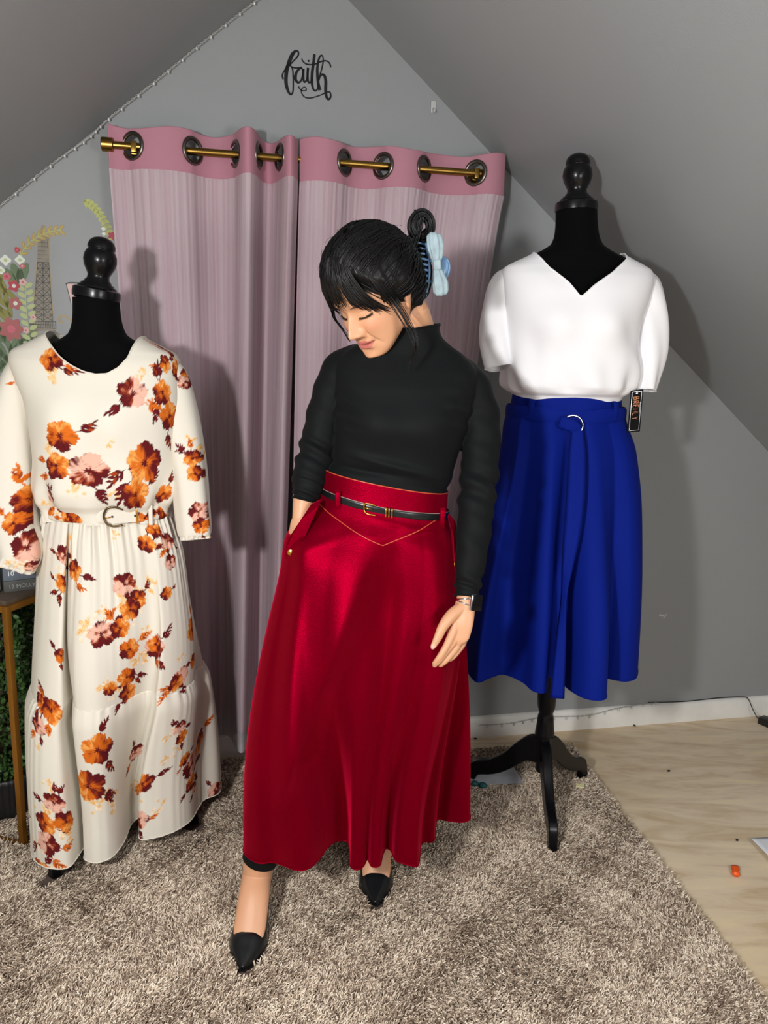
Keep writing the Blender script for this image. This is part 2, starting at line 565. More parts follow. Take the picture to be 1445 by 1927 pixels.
CURT = [
    dict(label='pink grommet curtain with white voile, left panel behind the floral dress', edges=[-1.181, -1.118, -0.951, -0.831, -0.765, -0.707, -0.653],
         amps=[-0.012, 0.026, -0.040, 0.066, -0.055, 0.064], grom=[-1.118, -0.951, -0.831, -0.765, -0.707],
         du=lambda u, t: t * np.interp(u, [-1.18, -0.95, -0.83, -0.65], [0.07, 0.02, -0.035, -0.055])),
    dict(label='pink grommet curtain with white voile, right panel behind the woman', edges=[-0.648, -0.514, -0.397, -0.269, -0.108, -0.013],
         amps=[0.034, -0.034, 0.030, -0.034, 0.022], grom=[-0.514, -0.397, -0.269, -0.108],
         du=lambda u, t: np.interp(u, [-0.65, -0.4, -0.01], [-0.03, -0.05, -0.17]) * t ** 0.8),
]
HT, HB, LB, SB = 1.974, 1.856, 0.165, 0.098
for ci, C in enumerate(CURT):
    root = thing('curtain', C['label'], 'curtain', wp((C['edges'][0] + C['edges'][-1]) / 2, SB, ROD_OFF), 'pink curtain panels')
    ua_, ub_ = C.get('u0', C['edges'][0]), C.get('u1', C['edges'][-1])
    nu = int((ub_ - ua_) / 0.0022)
    uu = np.linspace(ua_, ub_, nu)
    off0 = seg_off(uu, C['edges'], C['amps'])
    k = np.exp(-0.5 * (np.arange(-6, 7) / 2.0) ** 2); k /= k.sum()
    off0 = np.convolve(np.pad(off0, 6, 'edge'), k, 'valid')

    def surf(z, extra=0.0, pleat=0.0, seed=0.0):
        """fabric at heights z (rows), columns along uu"""
        t = np.clip((HB - z) / (HB - SB), 0, 1)[:, None]
        u2 = uu[None, :] + C['du'](uu[None, :], t)
        amp = 1.0 + 0.35 * t - 0.1 * t * t
        off = ROD_OFF + 0.005 + off0[None, :] * amp + 0.006 * t * np.sin(uu[None, :] * 47 + 2 * t + seed)
        off += 0.004 * t * np.sin(uu[None, :] * 90 + 1.3 + 3 * t)
        off += pleat * (np.sin(uu[None, :] * 310 + seed + 1.5 * np.sin(uu[None, :] * 37)) + 0.7 * np.sin(uu[None, :] * 523 + 2 * seed)) * (0.4 + 0.6 * np.exp(-t * 4))
        off = np.maximum(off + extra, 0.012)
        P = np.array(W0)[None, None] + u2[..., None] * np.array(WU) + off[..., None] * np.array(WN)
        P[..., 2] += z[:, None]
        return P

    # header band with holes for the rings
    nz = 44
    zz = np.linspace(HB, HT, nz)
    P = surf(zz)
    P[..., 2] += 0.004 * np.sin(uu * 31 + 1 + ci)[None, :] * np.linspace(0, 1, nz)[:, None] + 0.0035 * np.sin(uu * 13 + ci * 2)[None, :]
    arc = np.concatenate([[0], np.cumsum(np.linalg.norm(np.diff(P[0, :, :2], axis=0), axis=1))])
    F = grid_faces(nz, nu)
    fc = P.reshape(-1, 3)[F].mean(1)
    fcol = (F[:, 0] % nu)
    keep = np.ones(len(F), bool)
    for g in C['grom']:
        sg = np.interp(g, uu, arc)
        keep &= ((arc[fcol] - sg) ** 2 + (fc[:, 2] - ROD_Z) ** 2) > 0.0295 ** 2
    hd = new_mesh('header_band', P.reshape(-1, 3), F[keep], M['pink'], root)
    md = hd.modifiers.new('thick', 'SOLIDIFY'); md.thickness = 0.002
    for g in C['grom']:
        i = int(np.argmin(np.abs(uu - g)))
        c = P[int(np.argmin(np.abs(zz - ROD_Z))), i].copy(); c[2] = ROD_Z
        a, b = max(i - 5, 0), min(i + 5, nu - 1)
        tdir = P[20, b] - P[20, a]; tdir[2] = 0; tdir /= np.linalg.norm(tdir)
        nd = np.array([-tdir[1], tdir[0], 0])
        th = np.linspace(0, 2 * PI, 40, endpoint=False)
        mb = MB()
        ph = np.linspace(0, 2 * PI, 10, endpoint=False)
        rad = 0.0335 + 0.0058 * np.cos(ph)
        V = c + rad[None, :, None] * (np.cos(th)[:, None, None] * tdir + np.sin(th)[:, None, None] * np.array([0, 0, 1.0])) + (0.0045 * np.sin(ph))[None, :, None] * nd
        Fg = grid_faces(41, 10, True) % 400
        mb.add(V, Fg)
        mb.build('grommet', M['steel'], root)
    # liner and voile
    zl = np.linspace(LB, HB + 0.004, 90)
    new_mesh('liner', surf(zl, -0.003).reshape(-1, 3), grid_faces(90, nu), M['pink'], root)
    zs = np.linspace(SB, HB + 0.002, 110)
    sh = surf(zs, 0.007, 0.0011, ci + 0.6)
    new_mesh('voile_overlay', sh.reshape(-1, 3), grid_faces(110, nu), M['sheer'], root)
    mb = MB()
    r0, r1 = surf(np.array([SB + 0.03]), 0.0085, 0.0011, ci + 0.6)[0], surf(np.array([SB]), 0.0085, 0.0011, ci + 0.6)[0]
    new_mesh('voile_hem', np.vstack([r0, r1]), grid_faces(2, nu), M['sheer'], root)
# ================================================================== dress forms
def dress_form(label, ax, ay, dz, tilt, leg_angles, leg_scale, neck_x):
    root = thing('dress_form', label, 'dress form', (ax, ay, 0), 'black dress forms')
    # padded body: neck, shoulders, bust, waist, hips
    st = [(1.748, 0.054, 0.054), (1.72, 0.055, 0.055), (1.692, 0.058, 0.057), (1.665, 0.068, 0.060), (1.651, 0.087, 0.063), (1.638, 0.112, 0.066),
          (1.620, 0.145, 0.066), (1.600, 0.172, 0.066), (1.57, 0.182, 0.075), (1.50, 0.172, 0.098), (1.44, 0.162, 0.112), (1.36, 0.145, 0.100), (1.27, 0.122, 0.085),
          (1.18, 0.145, 0.10), (1.08, 0.165, 0.115), (0.98, 0.160, 0.115), (0.90, 0.13, 0.10), (0.885, 0.03, 0.03)]
    z = np.array([s[0] for s in st]); zi = np.concatenate([np.linspace(z[i], z[i + 1], 7)[:-1] for i in range(len(z) - 1)] + [[z[-1]]])
    a = cat(z, [s[1] for s in st], zi); b = cat(z, [s[2] for s in st], zi)
    th = np.linspace(0, 2 * PI, 56, endpoint=False)
    cx = np.interp(zi, [0.9, 1.6, 1.75], [ax, ax, neck_x])
    V = np.stack([cx[:, None] + a[:, None] * np.cos(th), ay - 0.004 + b[:, None] * np.sin(th), np.repeat((zi + dz)[:, None], 56, 1)], -1)
    F = grid_faces(len(zi), 56, True).tolist() + [list(range(56)), [(len(zi) - 1) * 56 + i for i in range(56)][::-1]]
    new_mesh('bust', V.reshape(-1, 3), F, M['black_velvet'], root)
    ct, s_ = math.cos(tilt), math.sin(tilt)
    R = np.array([[ct, 0, s_], [0, 1, 0], [-s_, 0, ct]])
    c0 = (neck_x, ay - 0.004, 1.748 + dz)
    cap = [(0.050, -0.004), (0.0555, 0.0), (0.0565, 0.010), (0.0555, 0.020), (0.051, 0.023), (0.046, 0.024), (0.044, 0.029), (0.040, 0.030), (0.037, 0.035), (0.033, 0.036), (0.030, 0.042)]
    smooth_by_angle(MB().lathe(cap, c0, 48, R).build('neck_cap', M['black_gloss'], root), 40)
    fin = [(0.030, 0.040), (0.026, 0.046), (0.025, 0.054), (0.029, 0.062), (0.0355, 0.074), (0.0388, 0.088), (0.0375, 0.101), (0.0335, 0.110), (0.0300, 0.1135),
           (0.0300, 0.1150), (0.0322, 0.117), (0.0318, 0.124), (0.028, 0.133), (0.020, 0.140), (0.010, 0.1435), (0.0008, 0.1445)]
    smooth_by_angle(MB().lathe(fin, c0, 48, R).build('finial', M['black_gloss'], root), 50)
    pole = [(0.012, 1.0), (0.021, 0.98), (0.022, 0.55), (0.024, 0.50), (0.028, 0.42), (0.029, 0.37), (0.027, 0.335), (0.022, 0.318), (0.0205, 0.312), (0.0235, 0.305), (0.0255, 0.28), (0.0285, 0.255),
            (0.0295, 0.248), (0.0295, 0.243), (0.0215, 0.238), (0.0215, 0.13), (0.018, 0.122), (0.001, 0.121)]
    smooth_by_angle(MB().lathe(pole, (ax, ay, 0), 32).build('pole', M['black_gloss'], root), 40)
    top = spline([(0.014, 0.232), (0.05, 0.225), (0.09, 0.190), (0.13, 0.145), (0.175, 0.112), (0.212, 0.098), (0.236, 0.082), (0.249, 0.052), (0.253, 0.016)], 40)
    bot = spline([(0.014, 0.150), (0.05, 0.145), (0.09, 0.112), (0.13, 0.082), (0.17, 0.062), (0.196, 0.054), (0.212, 0.046), (0.220, 0.030), (0.223, 0.016)], 40)
    for an in leg_angles:
        d = np.array([math.cos(an), math.sin(an), 0]); p = np.array([-d[1], d[0], 0])
        half = np.interp(np.linspace(0, 1, 40), [0, 0.6, 1], [0.015, 0.013, 0.012])
        V = []
        for i in range(40):
            (ra, za), (rb, zb) = top[i], bot[i]
            ra *= leg_scale; rb *= leg_scale
            h = half[i]; e = 0.003
            c = np.array([ax, ay, 0])
            ptT = c + d * ra + np.array([0, 0, za]); ptB = c + d * rb + np.array([0, 0, zb])
            dn = (ptB - ptT) / (np.linalg.norm(ptB - ptT) + 1e-9)
            V += [ptT + p * (h - e), ptT + dn * e + p * h, ptB - dn * e + p * h, ptB + p * (h - e), ptB - p * (h - e), ptB - dn * e - p * h, ptT + dn * e - p * h, ptT - p * (h - e)]
        F = grid_faces(40, 8, True).tolist() + [list(range(8))[::-1], [39 * 8 + i for i in range(8)]]
        smooth_by_angle(new_mesh('leg', V, F, M['black_gloss'], root), 40)
    return root


RX, RY = 0.505, 2.13
LX, LY, LDZ = -0.712, 1.90, -0.272
dress_form('black dress form wearing the white blouse and blue skirt', RX, RY, 0.0, math.radians(-2), [math.radians(-93), math.radians(43), math.radians(150)], 0.98, 0.492)
dress_form('black dress form wearing the cream floral dress', LX, LY, LDZ, math.radians(9), [math.radians(-126), math.radians(24), math.radians(140)], 0.84, -0.712)


# ================================================================== garment building
class Torso:
    """a garment body as stations from the waist up to the neck"""
    def __init__(s, st, cy, expo=2.35, bumps=(), shear=None, wr=None):
        st = np.array(st, float)                        # z, cx, a, bf, bb
        t = np.concatenate([[0], np.cumsum(np.hypot(np.diff(st[:, 0]), np.diff(st[:, 2])))])
        s.tt = np.linspace(0, t[-1], 700)
        s.z, s.cx, s.a, s.bf, s.bb = (cat(t, st[:, i], s.tt) for i in range(5))
        s.cy = cy; s.e = 2 / expo; s.bumps = bumps; s.shear = shear; s.wr = wr

    def pt(s, tau, th, off=0.0):
        """tau: station parameter, th: angle from the front centre, + towards +x"""
        z = np.interp(tau, s.tt, s.z); a = np.interp(tau, s.tt, s.a) + off; cx = np.interp(tau, s.tt, s.cx)
        b = np.where(np.cos(th) > 0, np.interp(tau, s.tt, s.bf), np.interp(tau, s.tt, s.bb)) + off
        sx, c = np.sin(th), np.cos(th)
        x = cx + a * np.sign(sx) * np.abs(sx) ** s.e
        y = s.cy - b * np.sign(c) * np.abs(c) ** s.e
        fr = np.clip(c, 0, 1)
        for bx, bz, sx_, sz_, h in s.bumps:
            y = y - h * fr * np.exp(-((x - bx) / sx_) ** 2 - ((z - bz) / sz_) ** 2)
        if s.wr is not None:
            d = s.wr(x, z, th)
            y = y - d * c; x = x + d * sx
        if s.shear is not None:
            z = z + s.shear(x, z)
        return np.stack([x, y, z], -1)

    def grid(s, nth, nt, neck_f, neck_b, t0=0.0, off=0.0, gap=0.0):
        """closed around, bottom to a shaped neckline; returns points and angles"""
        th = np.linspace(-PI, PI, nth, endpoint=False)
        T = np.linspace(t0, s.tt[-1], 900)
        top = np.empty(nth)
        for i, q in enumerate(th):
            P = s.pt(T, np.full(900, q), off)
            f = neck_f if abs(q) < PI / 2 else neck_b
            k = np.nonzero(P[:, 2] >= f(P[:, 0]))[0]
            top[i] = T[k[0]] if len(k) else T[-1]
        k = np.array([0.25, 0.5, 0.25])
        tp = np.convolve(np.concatenate([top[-1:], top, top[:1]]), k, 'valid')
        tau = t0 + np.linspace(0, 1, nt)[:, None] * (tp - t0)[None, :]
        TH = np.repeat(th[None, :], nt, 0)
        return s.pt(tau, TH, off), th, tp


def tube_mesh(path, rad, seg, n, flat=None, wr=None, up=(0, -1, 0)):
    """sleeve or limb as a grid: rows along the path, columns around"""
    P = spline(path, n)
    r = cat(np.linspace(0, 1, len(rad)), rad, np.linspace(0, 1, n))
    fl = cat(np.linspace(0, 1, len(flat)), flat, np.linspace(0, 1, n)) if flat is not None else np.ones(n)
    T = np.gradient(P, axis=0); T /= np.linalg.norm(T, axis=1)[:, None]
    ref = np.array(up, float)
    N = ref - T * (T @ ref)[:, None]; N /= np.linalg.norm(N, axis=1)[:, None]
    B = np.cross(T, N)
    th = np.linspace(0, 2 * PI, seg, endpoint=False)
    R = np.repeat(r[:, None], seg, 1)
    if wr is not None:
        R = R + wr(np.linspace(0, 1, n)[:, None], th[None, :])
    V = P[:, None] + R[..., None] * ((fl[:, None] * np.cos(th))[..., None] * N[:, None] + np.sin(th)[None, :, None] * B[:, None])
    return V, th


def closed_resample(poly, n):
    p = np.asarray(poly, float)
    q = np.vstack([p[-2:], p, p[:3]])
    m = len(p)
    t = np.linspace(0, m, 4000, endpoint=False)
    k = t.astype(int); s = (t - k)[:, None]; k = k + 1
    a, b, c, d = q[k], q[k + 1], q[k + 2], q[k + 3]
    C = 0.5 * (2 * b + (c - a) * s + (2 * a - 5 * b + 4 * c - d) * s**2 + (3 * b - a - 3 * c + d) * s**3)
    C = np.vstack([C, C[:1]])
    L = np.concatenate([[0], np.cumsum(np.linalg.norm(np.diff(C, axis=0), axis=1))])
    w = np.linspace(0, L[-1], n, endpoint=False)
    return np.stack([np.interp(w, L, C[:, i]) for i in range(C.shape[1])], 1)


def drape(st, cy, hem, zhem, n, rows, blend=(0.75, 0.05), power=1.25, sigma=0.055, expo=2.1, shear=None, extra=None, gather=0.0, hemz=None, zlist=None):
    """skirt: rings (z, cx, a, bf, bb) from the waist down, hem = closed plan curve with its folds.
       returns points (rows x n) and pattern angles"""
    H = closed_resample(hem, n)
    ker = np.exp(-0.5 * (np.arange(-n // 2, n // 2) / (sigma * n)) ** 2); ker /= ker.sum()
    fk = np.fft.fft(np.fft.ifftshift(ker))
    H0 = np.stack([np.real(np.fft.ifft(np.fft.fft(H[:, i]) * fk)) for i in range(2)], 1)
    D = H - H0
    st = np.array(st, float)
    c0 = np.array([st[-1, 1], cy])
    ang = np.arctan2(H0[:, 0] - c0[0], -(H0[:, 1] - c0[1]))      # 0 = front
    z = zlist if zlist is not None else np.linspace(st[0, 0], zhem, rows)
    cx = cat(st[:, 0], st[:, 1], z); a = cat(st[:, 0], st[:, 2], z); bf = cat(st[:, 0], st[:, 3], z); bb = cat(st[:, 0], st[:, 4], z)
    t = np.clip((st[0, 0] - z) / (st[0, 0] - zhem), 0, 1)
    sA, cA = np.sin(ang), np.cos(ang)
    e = 2 / expo
    X = cx[:, None] + a[:, None] * (np.sign(sA) * np.abs(sA) ** e)[None]
    b = np.where(cA[None] > 0, bf[:, None], bb[:, None])
    Y = cy - b * (np.sign(cA) * np.abs(cA) ** e)[None]
    w = sstep(1 - blend[0], 1 - blend[1], t)[:, None]
    X = X * (1 - w) + H0[None, :, 0] * w; Y = Y * (1 - w) + H0[None, :, 1] * w
    g = (t ** power)[:, None]
    X = X + D[None, :, 0] * g; Y = Y + D[None, :, 1] * g
    if gather:
        gs = gather * np.exp(-t * 7)[:, None] * (np.sin(ang * 34 + 2.2 * np.sin(ang * 7)) + 0.6 * np.sin(ang * 61 + 2 * np.sin(ang * 5))) * (.7 + .5 * np.sin(ang * 4 + 1))[None]
        X = X + gs * sA[None]; Y = Y - gs * cA[None]
    Z = np.repeat(z[:, None], n, 1)
    if hemz is not None:
        Z = Z + hemz(X, Y) * (t ** 2)[:, None]
    P = np.stack([X, Y, Z], -1)
    if extra is not None:
        P = extra(P, t)
    if shear is not None:
        P[..., 2] += shear(P[..., 0], P[..., 2])
    return P, ang, z


def bvh_of(P, wrap=True):
    nr, nc = P.shape[:2]
    return BVHTree.FromPolygons([tuple(q) for q in P.reshape(-1, 3).tolist()], [tuple(int(i) for i in f) for f in grid_faces(nr, nc, wrap)])


def front_hit(bvh, x, z, y0=0.5):
    h, nrm, _, _ = bvh.ray_cast(Vector((x, y0, z)), Vector((0, 1, 0)))
    if h is None:
        return None, None
    if nrm.y > 0: nrm = -nrm
    return np.array(h), np.array(nrm)


def hem_edge(P_row, r, name, m, parent):
    """rolled hem: a thin bead along an edge loop"""
    q = np.vstack([P_row, P_row[:1]])
    return MB().tube(q, r, 6, cap=False).build(name, m, parent)
# ================================================================== white blouse and blue skirt on the right form
def nk(xs, zs):
    return lambda x: np.interp(x, xs, zs, left=9, right=9)


bst = [(1.215, .503, .130, .098, .090), (1.246, .501, .138, .106, .096), (1.262, .501, .143, .112, .10), (1.273, .502, .159, .129, .110), (1.294, .504, .173, .140, .118), (1.34, .504, .178, .138, .118), (1.394, .500, .176, .135, .116), (1.449, .498, .178, .135, .114), (1.53, .503, .193, .124, .106), (1.575, .506, .199, .105, .094),
       (1.597, .506, .194, .088, .082), (1.612, .506, .172, .078, .074), (1.626, .506, .142, .072, .070), (1.640, .505, .115, .070, .068), (1.652, .504, .098, .068, .066), (1.668, .503, .085, .065, .064)]


def wr_blouse(x, z, th):
    lo = 1 - sstep(1.25, 1.42, z)
    lo = lo * sstep(1.262, 1.290, z)
    return (0.009 * lo * np.sin(th * 6 + z * 24) + 0.006 * lo * np.sin(th * 13 + 2 + z * 18)
            + 0.006 * np.exp(-((np.abs(x - 0.505) - 0.13) / 0.03) ** 2) * np.sin((z - 1.3) * 34 + x * 20) * (1 - sstep(1.4, 1.52, z)) * sstep(1.262, 1.290, z))


BL = Torso(bst, RY, bumps=[(0.435, 1.445, .055, .055, .024), (0.572, 1.445, .055, .055, .024)], wr=wr_blouse)
blouse = thing('blouse', 'white short sleeved blouse with sweetheart neckline on dress form', 'blouse', (RX, RY, 1.24))
P, th, tp = BL.grid(260, 120, nk([.378, .384, .412, .459, .481, .490, .499, .522, .574, .620, .627], [1.66, 1.632, 1.592, 1.552, 1.524, 1.513, 1.524, 1.546, 1.582, 1.622, 1.66]),
                    nk([.378, .39, .505, .618, .627], [1.66, 1.632, 1.612, 1.632, 1.66]), off=0.006)
new_mesh('bodice', P.reshape(-1, 3), grid_faces(120, 260, True), M['white_cloth'], blouse)
hem_edge(P[-1], 0.0022, 'neckline_facing', M['white_cloth'], blouse)
for path, rad, fl in (([(.350, 2.14, 1.568), (.318, 2.142, 1.550), (.300, 2.135, 1.49), (.296, 2.118, 1.42), (.308, 2.100, 1.335)], [.034, .046, .046, .045, .040], None),
                      ([(.664, 2.14, 1.570), (.696, 2.142, 1.552), (.714, 2.132, 1.49), (.716, 2.112, 1.40), (.706, 2.095, 1.285)], [.034, .046, .045, .044, .029], None)):
    V, _ = tube_mesh(path, rad, 56, 80, wr=lambda t, q: 0.0035 * np.sin(q * 9 + 2) * np.exp(-t * 7) + 0.0045 * np.sin(q * 4 + t * 9) * t)
    sl = new_mesh('sleeve', V.reshape(-1, 3), grid_faces(80, 56, True), M['white_cloth'], blouse)
    hem_edge(V[-1], 0.002, 'cuff', M['white_cloth'], sl)

skirt = thing('skirt', 'royal blue belted midi skirt on the dress form with the white blouse', 'skirt', (RX, RY, 0.5))
sst = [(1.263, .500, .149, .118, .105), (1.24, .500, .152, .120, .108), (1.20, .500, .166, .128, .115), (1.117, .511, .186, .142, .135), (.991, .513, .204, .160, .155), (.823, .510, .215, .18, .18), (.619, .509, .224, .21, .21), (.50, .507, .230, .23, .24)]
bhem = [(0.243, 1.99), (0.262, 1.915), (.300, 1.945), (.342, 1.972), (.385, 1.925), (.404, 1.868), (.430, 1.856), (.447, 1.885), (.462, 1.955), (.490, 1.950), (.502, 1.885), (.528, 1.833), (.562, 1.818), (.590, 1.838), (.603, 1.905), (.612, 1.968), (.640, 1.955), (.675, 1.945), (.712, 1.975), (.74, 2.06),
        (.728, 2.14), (.742, 2.22), (.68, 2.28), (.66, 2.35), (.58, 2.345), (.53, 2.39), (.45, 2.35), (.38, 2.375), (.33, 2.29), (.26, 2.27), (.268, 2.17), (.232, 2.08)]
P, ang, z = drape(sst, RY, bhem, 0.50, 720, 150, power=0.95, sigma=0.045)
new_mesh('skirt_panel', P.reshape(-1, 3), grid_faces(150, 720, True), M['blue'], skirt)
hem_edge(P[-1], 0.0016, 'hem', M['blue'], skirt)
BSK = bvh_of(P)
# waistband and self-fabric belt
thb = np.linspace(-PI, PI, 160, endpoint=False)


def band(cx, cy, a, bf, bb, z0, z1, th=thb, expo=2.2, lift=0.003, zf=None, rows=6):
    e = 2 / expo
    V = []
    for k in range(rows):
        z = z0 + (z1 - z0) * k / (rows - 1)
        o = lift * (1 - (2 * k / (rows - 1) - 1) ** 6)
        b = np.where(np.cos(th) > 0, bf, bb) + o
        x = cx + (a + o) * np.sign(np.sin(th)) * np.abs(np.sin(th)) ** e
        y = cy - b * np.sign(np.cos(th)) * np.abs(np.cos(th)) ** e
        zz = np.full_like(x, z)
        if zf is not None: zz = zz + zf(x, y, th)
        V.append(np.stack([x, y, zz], -1))
    return np.array(V)


zf = lambda x, y, t: -0.010 * np.exp(-((t) / 0.35) ** 2)
V = band(.500, RY, .1612, .1300, .117, 1.198, 1.236, zf=zf, lift=.004)
belt = new_mesh('belt', V.reshape(-1, 3), grid_faces(6, 160, True), M['blue'], skirt)
for bx in (0.392, 0.604):
    h, nrm = front_hit(BSK, bx, 1.23)
    if h is not None:
        q = [h + nrm * 0.004 + np.array([0, 0, dz]) for dz in (0.022, 0.014, -0.022, -0.038)]
        q[1] += nrm * 0.009; q[2] += nrm * 0.009
        MB().tube(spline(q, 14), 0.0085, 8, flat=0.2, up=tuple(nrm)).build('belt_loop', M['blue'], skirt)
rc = np.array([.486, 1.988, 1.190])
th = np.linspace(0.35, 2 * PI - 0.35 - 1.4, 40)
ring = [rc + 0.027 * np.array([math.cos(q - 1.3), 0, math.sin(q - 1.3)]) + np.array([0, -0.010, 0]) for q in np.linspace(-0.4, 3.5, 40)]
MB().tube(ring, 0.0021, 10).build('ring_buckle', M['silver'], belt)
mb = MB()
mb.tube(spline([rc + np.array([-.030, .000, .010]), rc + np.array([-.012, -.010, .004]), rc + np.array([.004, -.012, -.002]), rc + np.array([.014, -.006, -.022])], 24), [0.016] * 24, 12, flat=0.25, up=(0, -1, 0))
mb.build('belt_knot', M['blue'], belt)
# hanging belt end
ctr = [(.500, 1.978, 1.185), (.502, 1.966, 1.11), (.500, 1.945, 1.02), (.492, 1.920, .93), (.478, 1.893, .84), (.466, 1.862, .752), (.461, 1.838, .64), (.457, 1.818, .503)]
wid = [.016, .025, .026, .024, .016, .010, .014, .0185]
tw = [0.0, 0.05, 0.1, 0.1, 0.5, 1.0, 0.45, 0.1]
C = spline(ctr, 90); Wd = cat(np.linspace(0, 1, 8), wid, np.linspace(0, 1, 90)); Tw = cat(np.linspace(0, 1, 8), tw, np.linspace(0, 1, 90))
V = np.array([[c + np.array([math.cos(a), -math.sin(a), 0]) * w * s + np.array([0, d, 0]) for s, d in ((-1, 0), (-.5, -.0012), (0.5, -.0012), (1, 0), (.5, .0012), (-.5, .0012))] for c, w, a in zip(C, Wd, Tw)])
new_mesh('belt_tail', V.reshape(-1, 3), grid_faces(90, 6, True).tolist() + [[89 * 6 + i for i in range(6)]], M['blue'], belt)

# hang tag at the sleeve
tg = thing('price_tag', 'black hang tag with copper lettering below the white blouse sleeve', 'tag', (.670, 2.05, 1.17))
ex = np.array([.0335, 0, .004]); ez = np.array([.0005, 0, -.1125])      # across, down
tl = np.array([.653, 2.05, 1.283])
ny = np.array([0, 1.0, 0])


def tagpt(a, b, off=0.0):
    return tl + ex * a + ez * b - ny * off


def tag_poly(mb, pts, off, d=0.0006):
    q = np.array([tagpt(a, b, off) for a, b in pts])
    n = len(q)
    V = np.vstack([q, q + ny * d])
    mb.add(V, [list(range(n)), list(range(n, 2 * n))[::-1]] + [[i, (i + 1) % n, n + (i + 1) % n, n + i] for i in range(n)])


mb = MB(); tag_poly(mb, [(0, 0), (1, 0), (1, 1), (0, 1)], 0.0, 0.0012)
smooth_by_angle(mb.build('card', mat('tag_black_card', (0.005, 0.005, 0.005), 0.7, spec=.1), tg))
mb = MB()
lo, hi, w = 0.10, 0.90, 0.035
tag_poly(mb, [(lo, .035), (hi, .035), (hi, .035 + w * .3), (lo, .035 + w * .3)], .0006)
tag_poly(mb, [(lo, .955), (hi, .955), (hi, .965), (lo, .965)], .0006)
tag_poly(mb, [(lo, .035), (lo + w, .035), (lo + w, .965), (lo, .965)], .0006)
tag_poly(mb, [(hi - w, .035), (hi, .035), (hi, .965), (hi - w, .965)], .0006)
tag_poly(mb, [(.5, .055), (.6, .078), (.5, .101), (.4, .078)], .0006)
mb.build('border', M['silver'], tg, False)
LET = {'B': [[(0, 0), (0, 1)], [(0, 0), (.6, .05), (.6, .45), (0, .5)], [(0, .5), (.75, .55), (.7, .95), (0, 1)]], 'R': [[(0, 0), (0, 1)], [(0, 0), (.65, .05), (.65, .5), (0, .55)], [(.25, .55), (.8, 1)]],
       'E': [[(0, 0), (0, 1)], [(0, 0), (.7, 0)], [(0, .5), (.55, .5)], [(0, 1), (.7, 1)]], 'N': [[(0, 1), (0, 0), (.8, 1), (.8, 0)]],
       'L': [[(0, 0), (0, 1), (.7, 1)]], 'Y': [[(0, 0), (.4, .5), (.8, 0)], [(.4, .5), (.4, 1)]]}
mb = MB()
y = 0.165
for ch in 'BRENLY':
    for st_ in LET[ch]:
        # letters run down the tag, tops towards the right edge
        q = [tagpt(0.70 - 0.42 * v, y + 0.075 * u_, 0.0009) for u_, v in st_]
        mb.tube(q if len(q) > 2 else [q[0], (q[0] + q[1]) / 2, q[1]], 0.0010, 6)
    y += 0.095
mb.build('lettering', mat('copper_foil', srgb(236, 160, 116), 0.35, metal=0.4), tg)
mb = MB()
for k in range(14):
    tag_poly(mb, [(.80, .30 + k * .018), (.83, .30 + k * .018), (.83, .311 + k * .018), (.80, .311 + k * .018)], .0006)
mb.build('small_print', M['silver'], tg, False)
MB().tube(spline([tagpt(.5, .07, .001), (.671, 2.065, 1.30), (.680, 2.075, 1.32)], 12), 0.0005, 5).build('string', M['black'], tg)
# ================================================================== cream floral dress on the left form
CREAM = np.array(srgb(222, 216, 203))
CO = {k: np.array(srgb(*v)) for k, v in dict(o=(208, 104, 26), lo=(238, 168, 88), ru=(156, 60, 22), bu=(92, 20, 24), pk=(230, 178, 158), tan=(232, 194, 140), pale=(240, 218, 190)).items()}


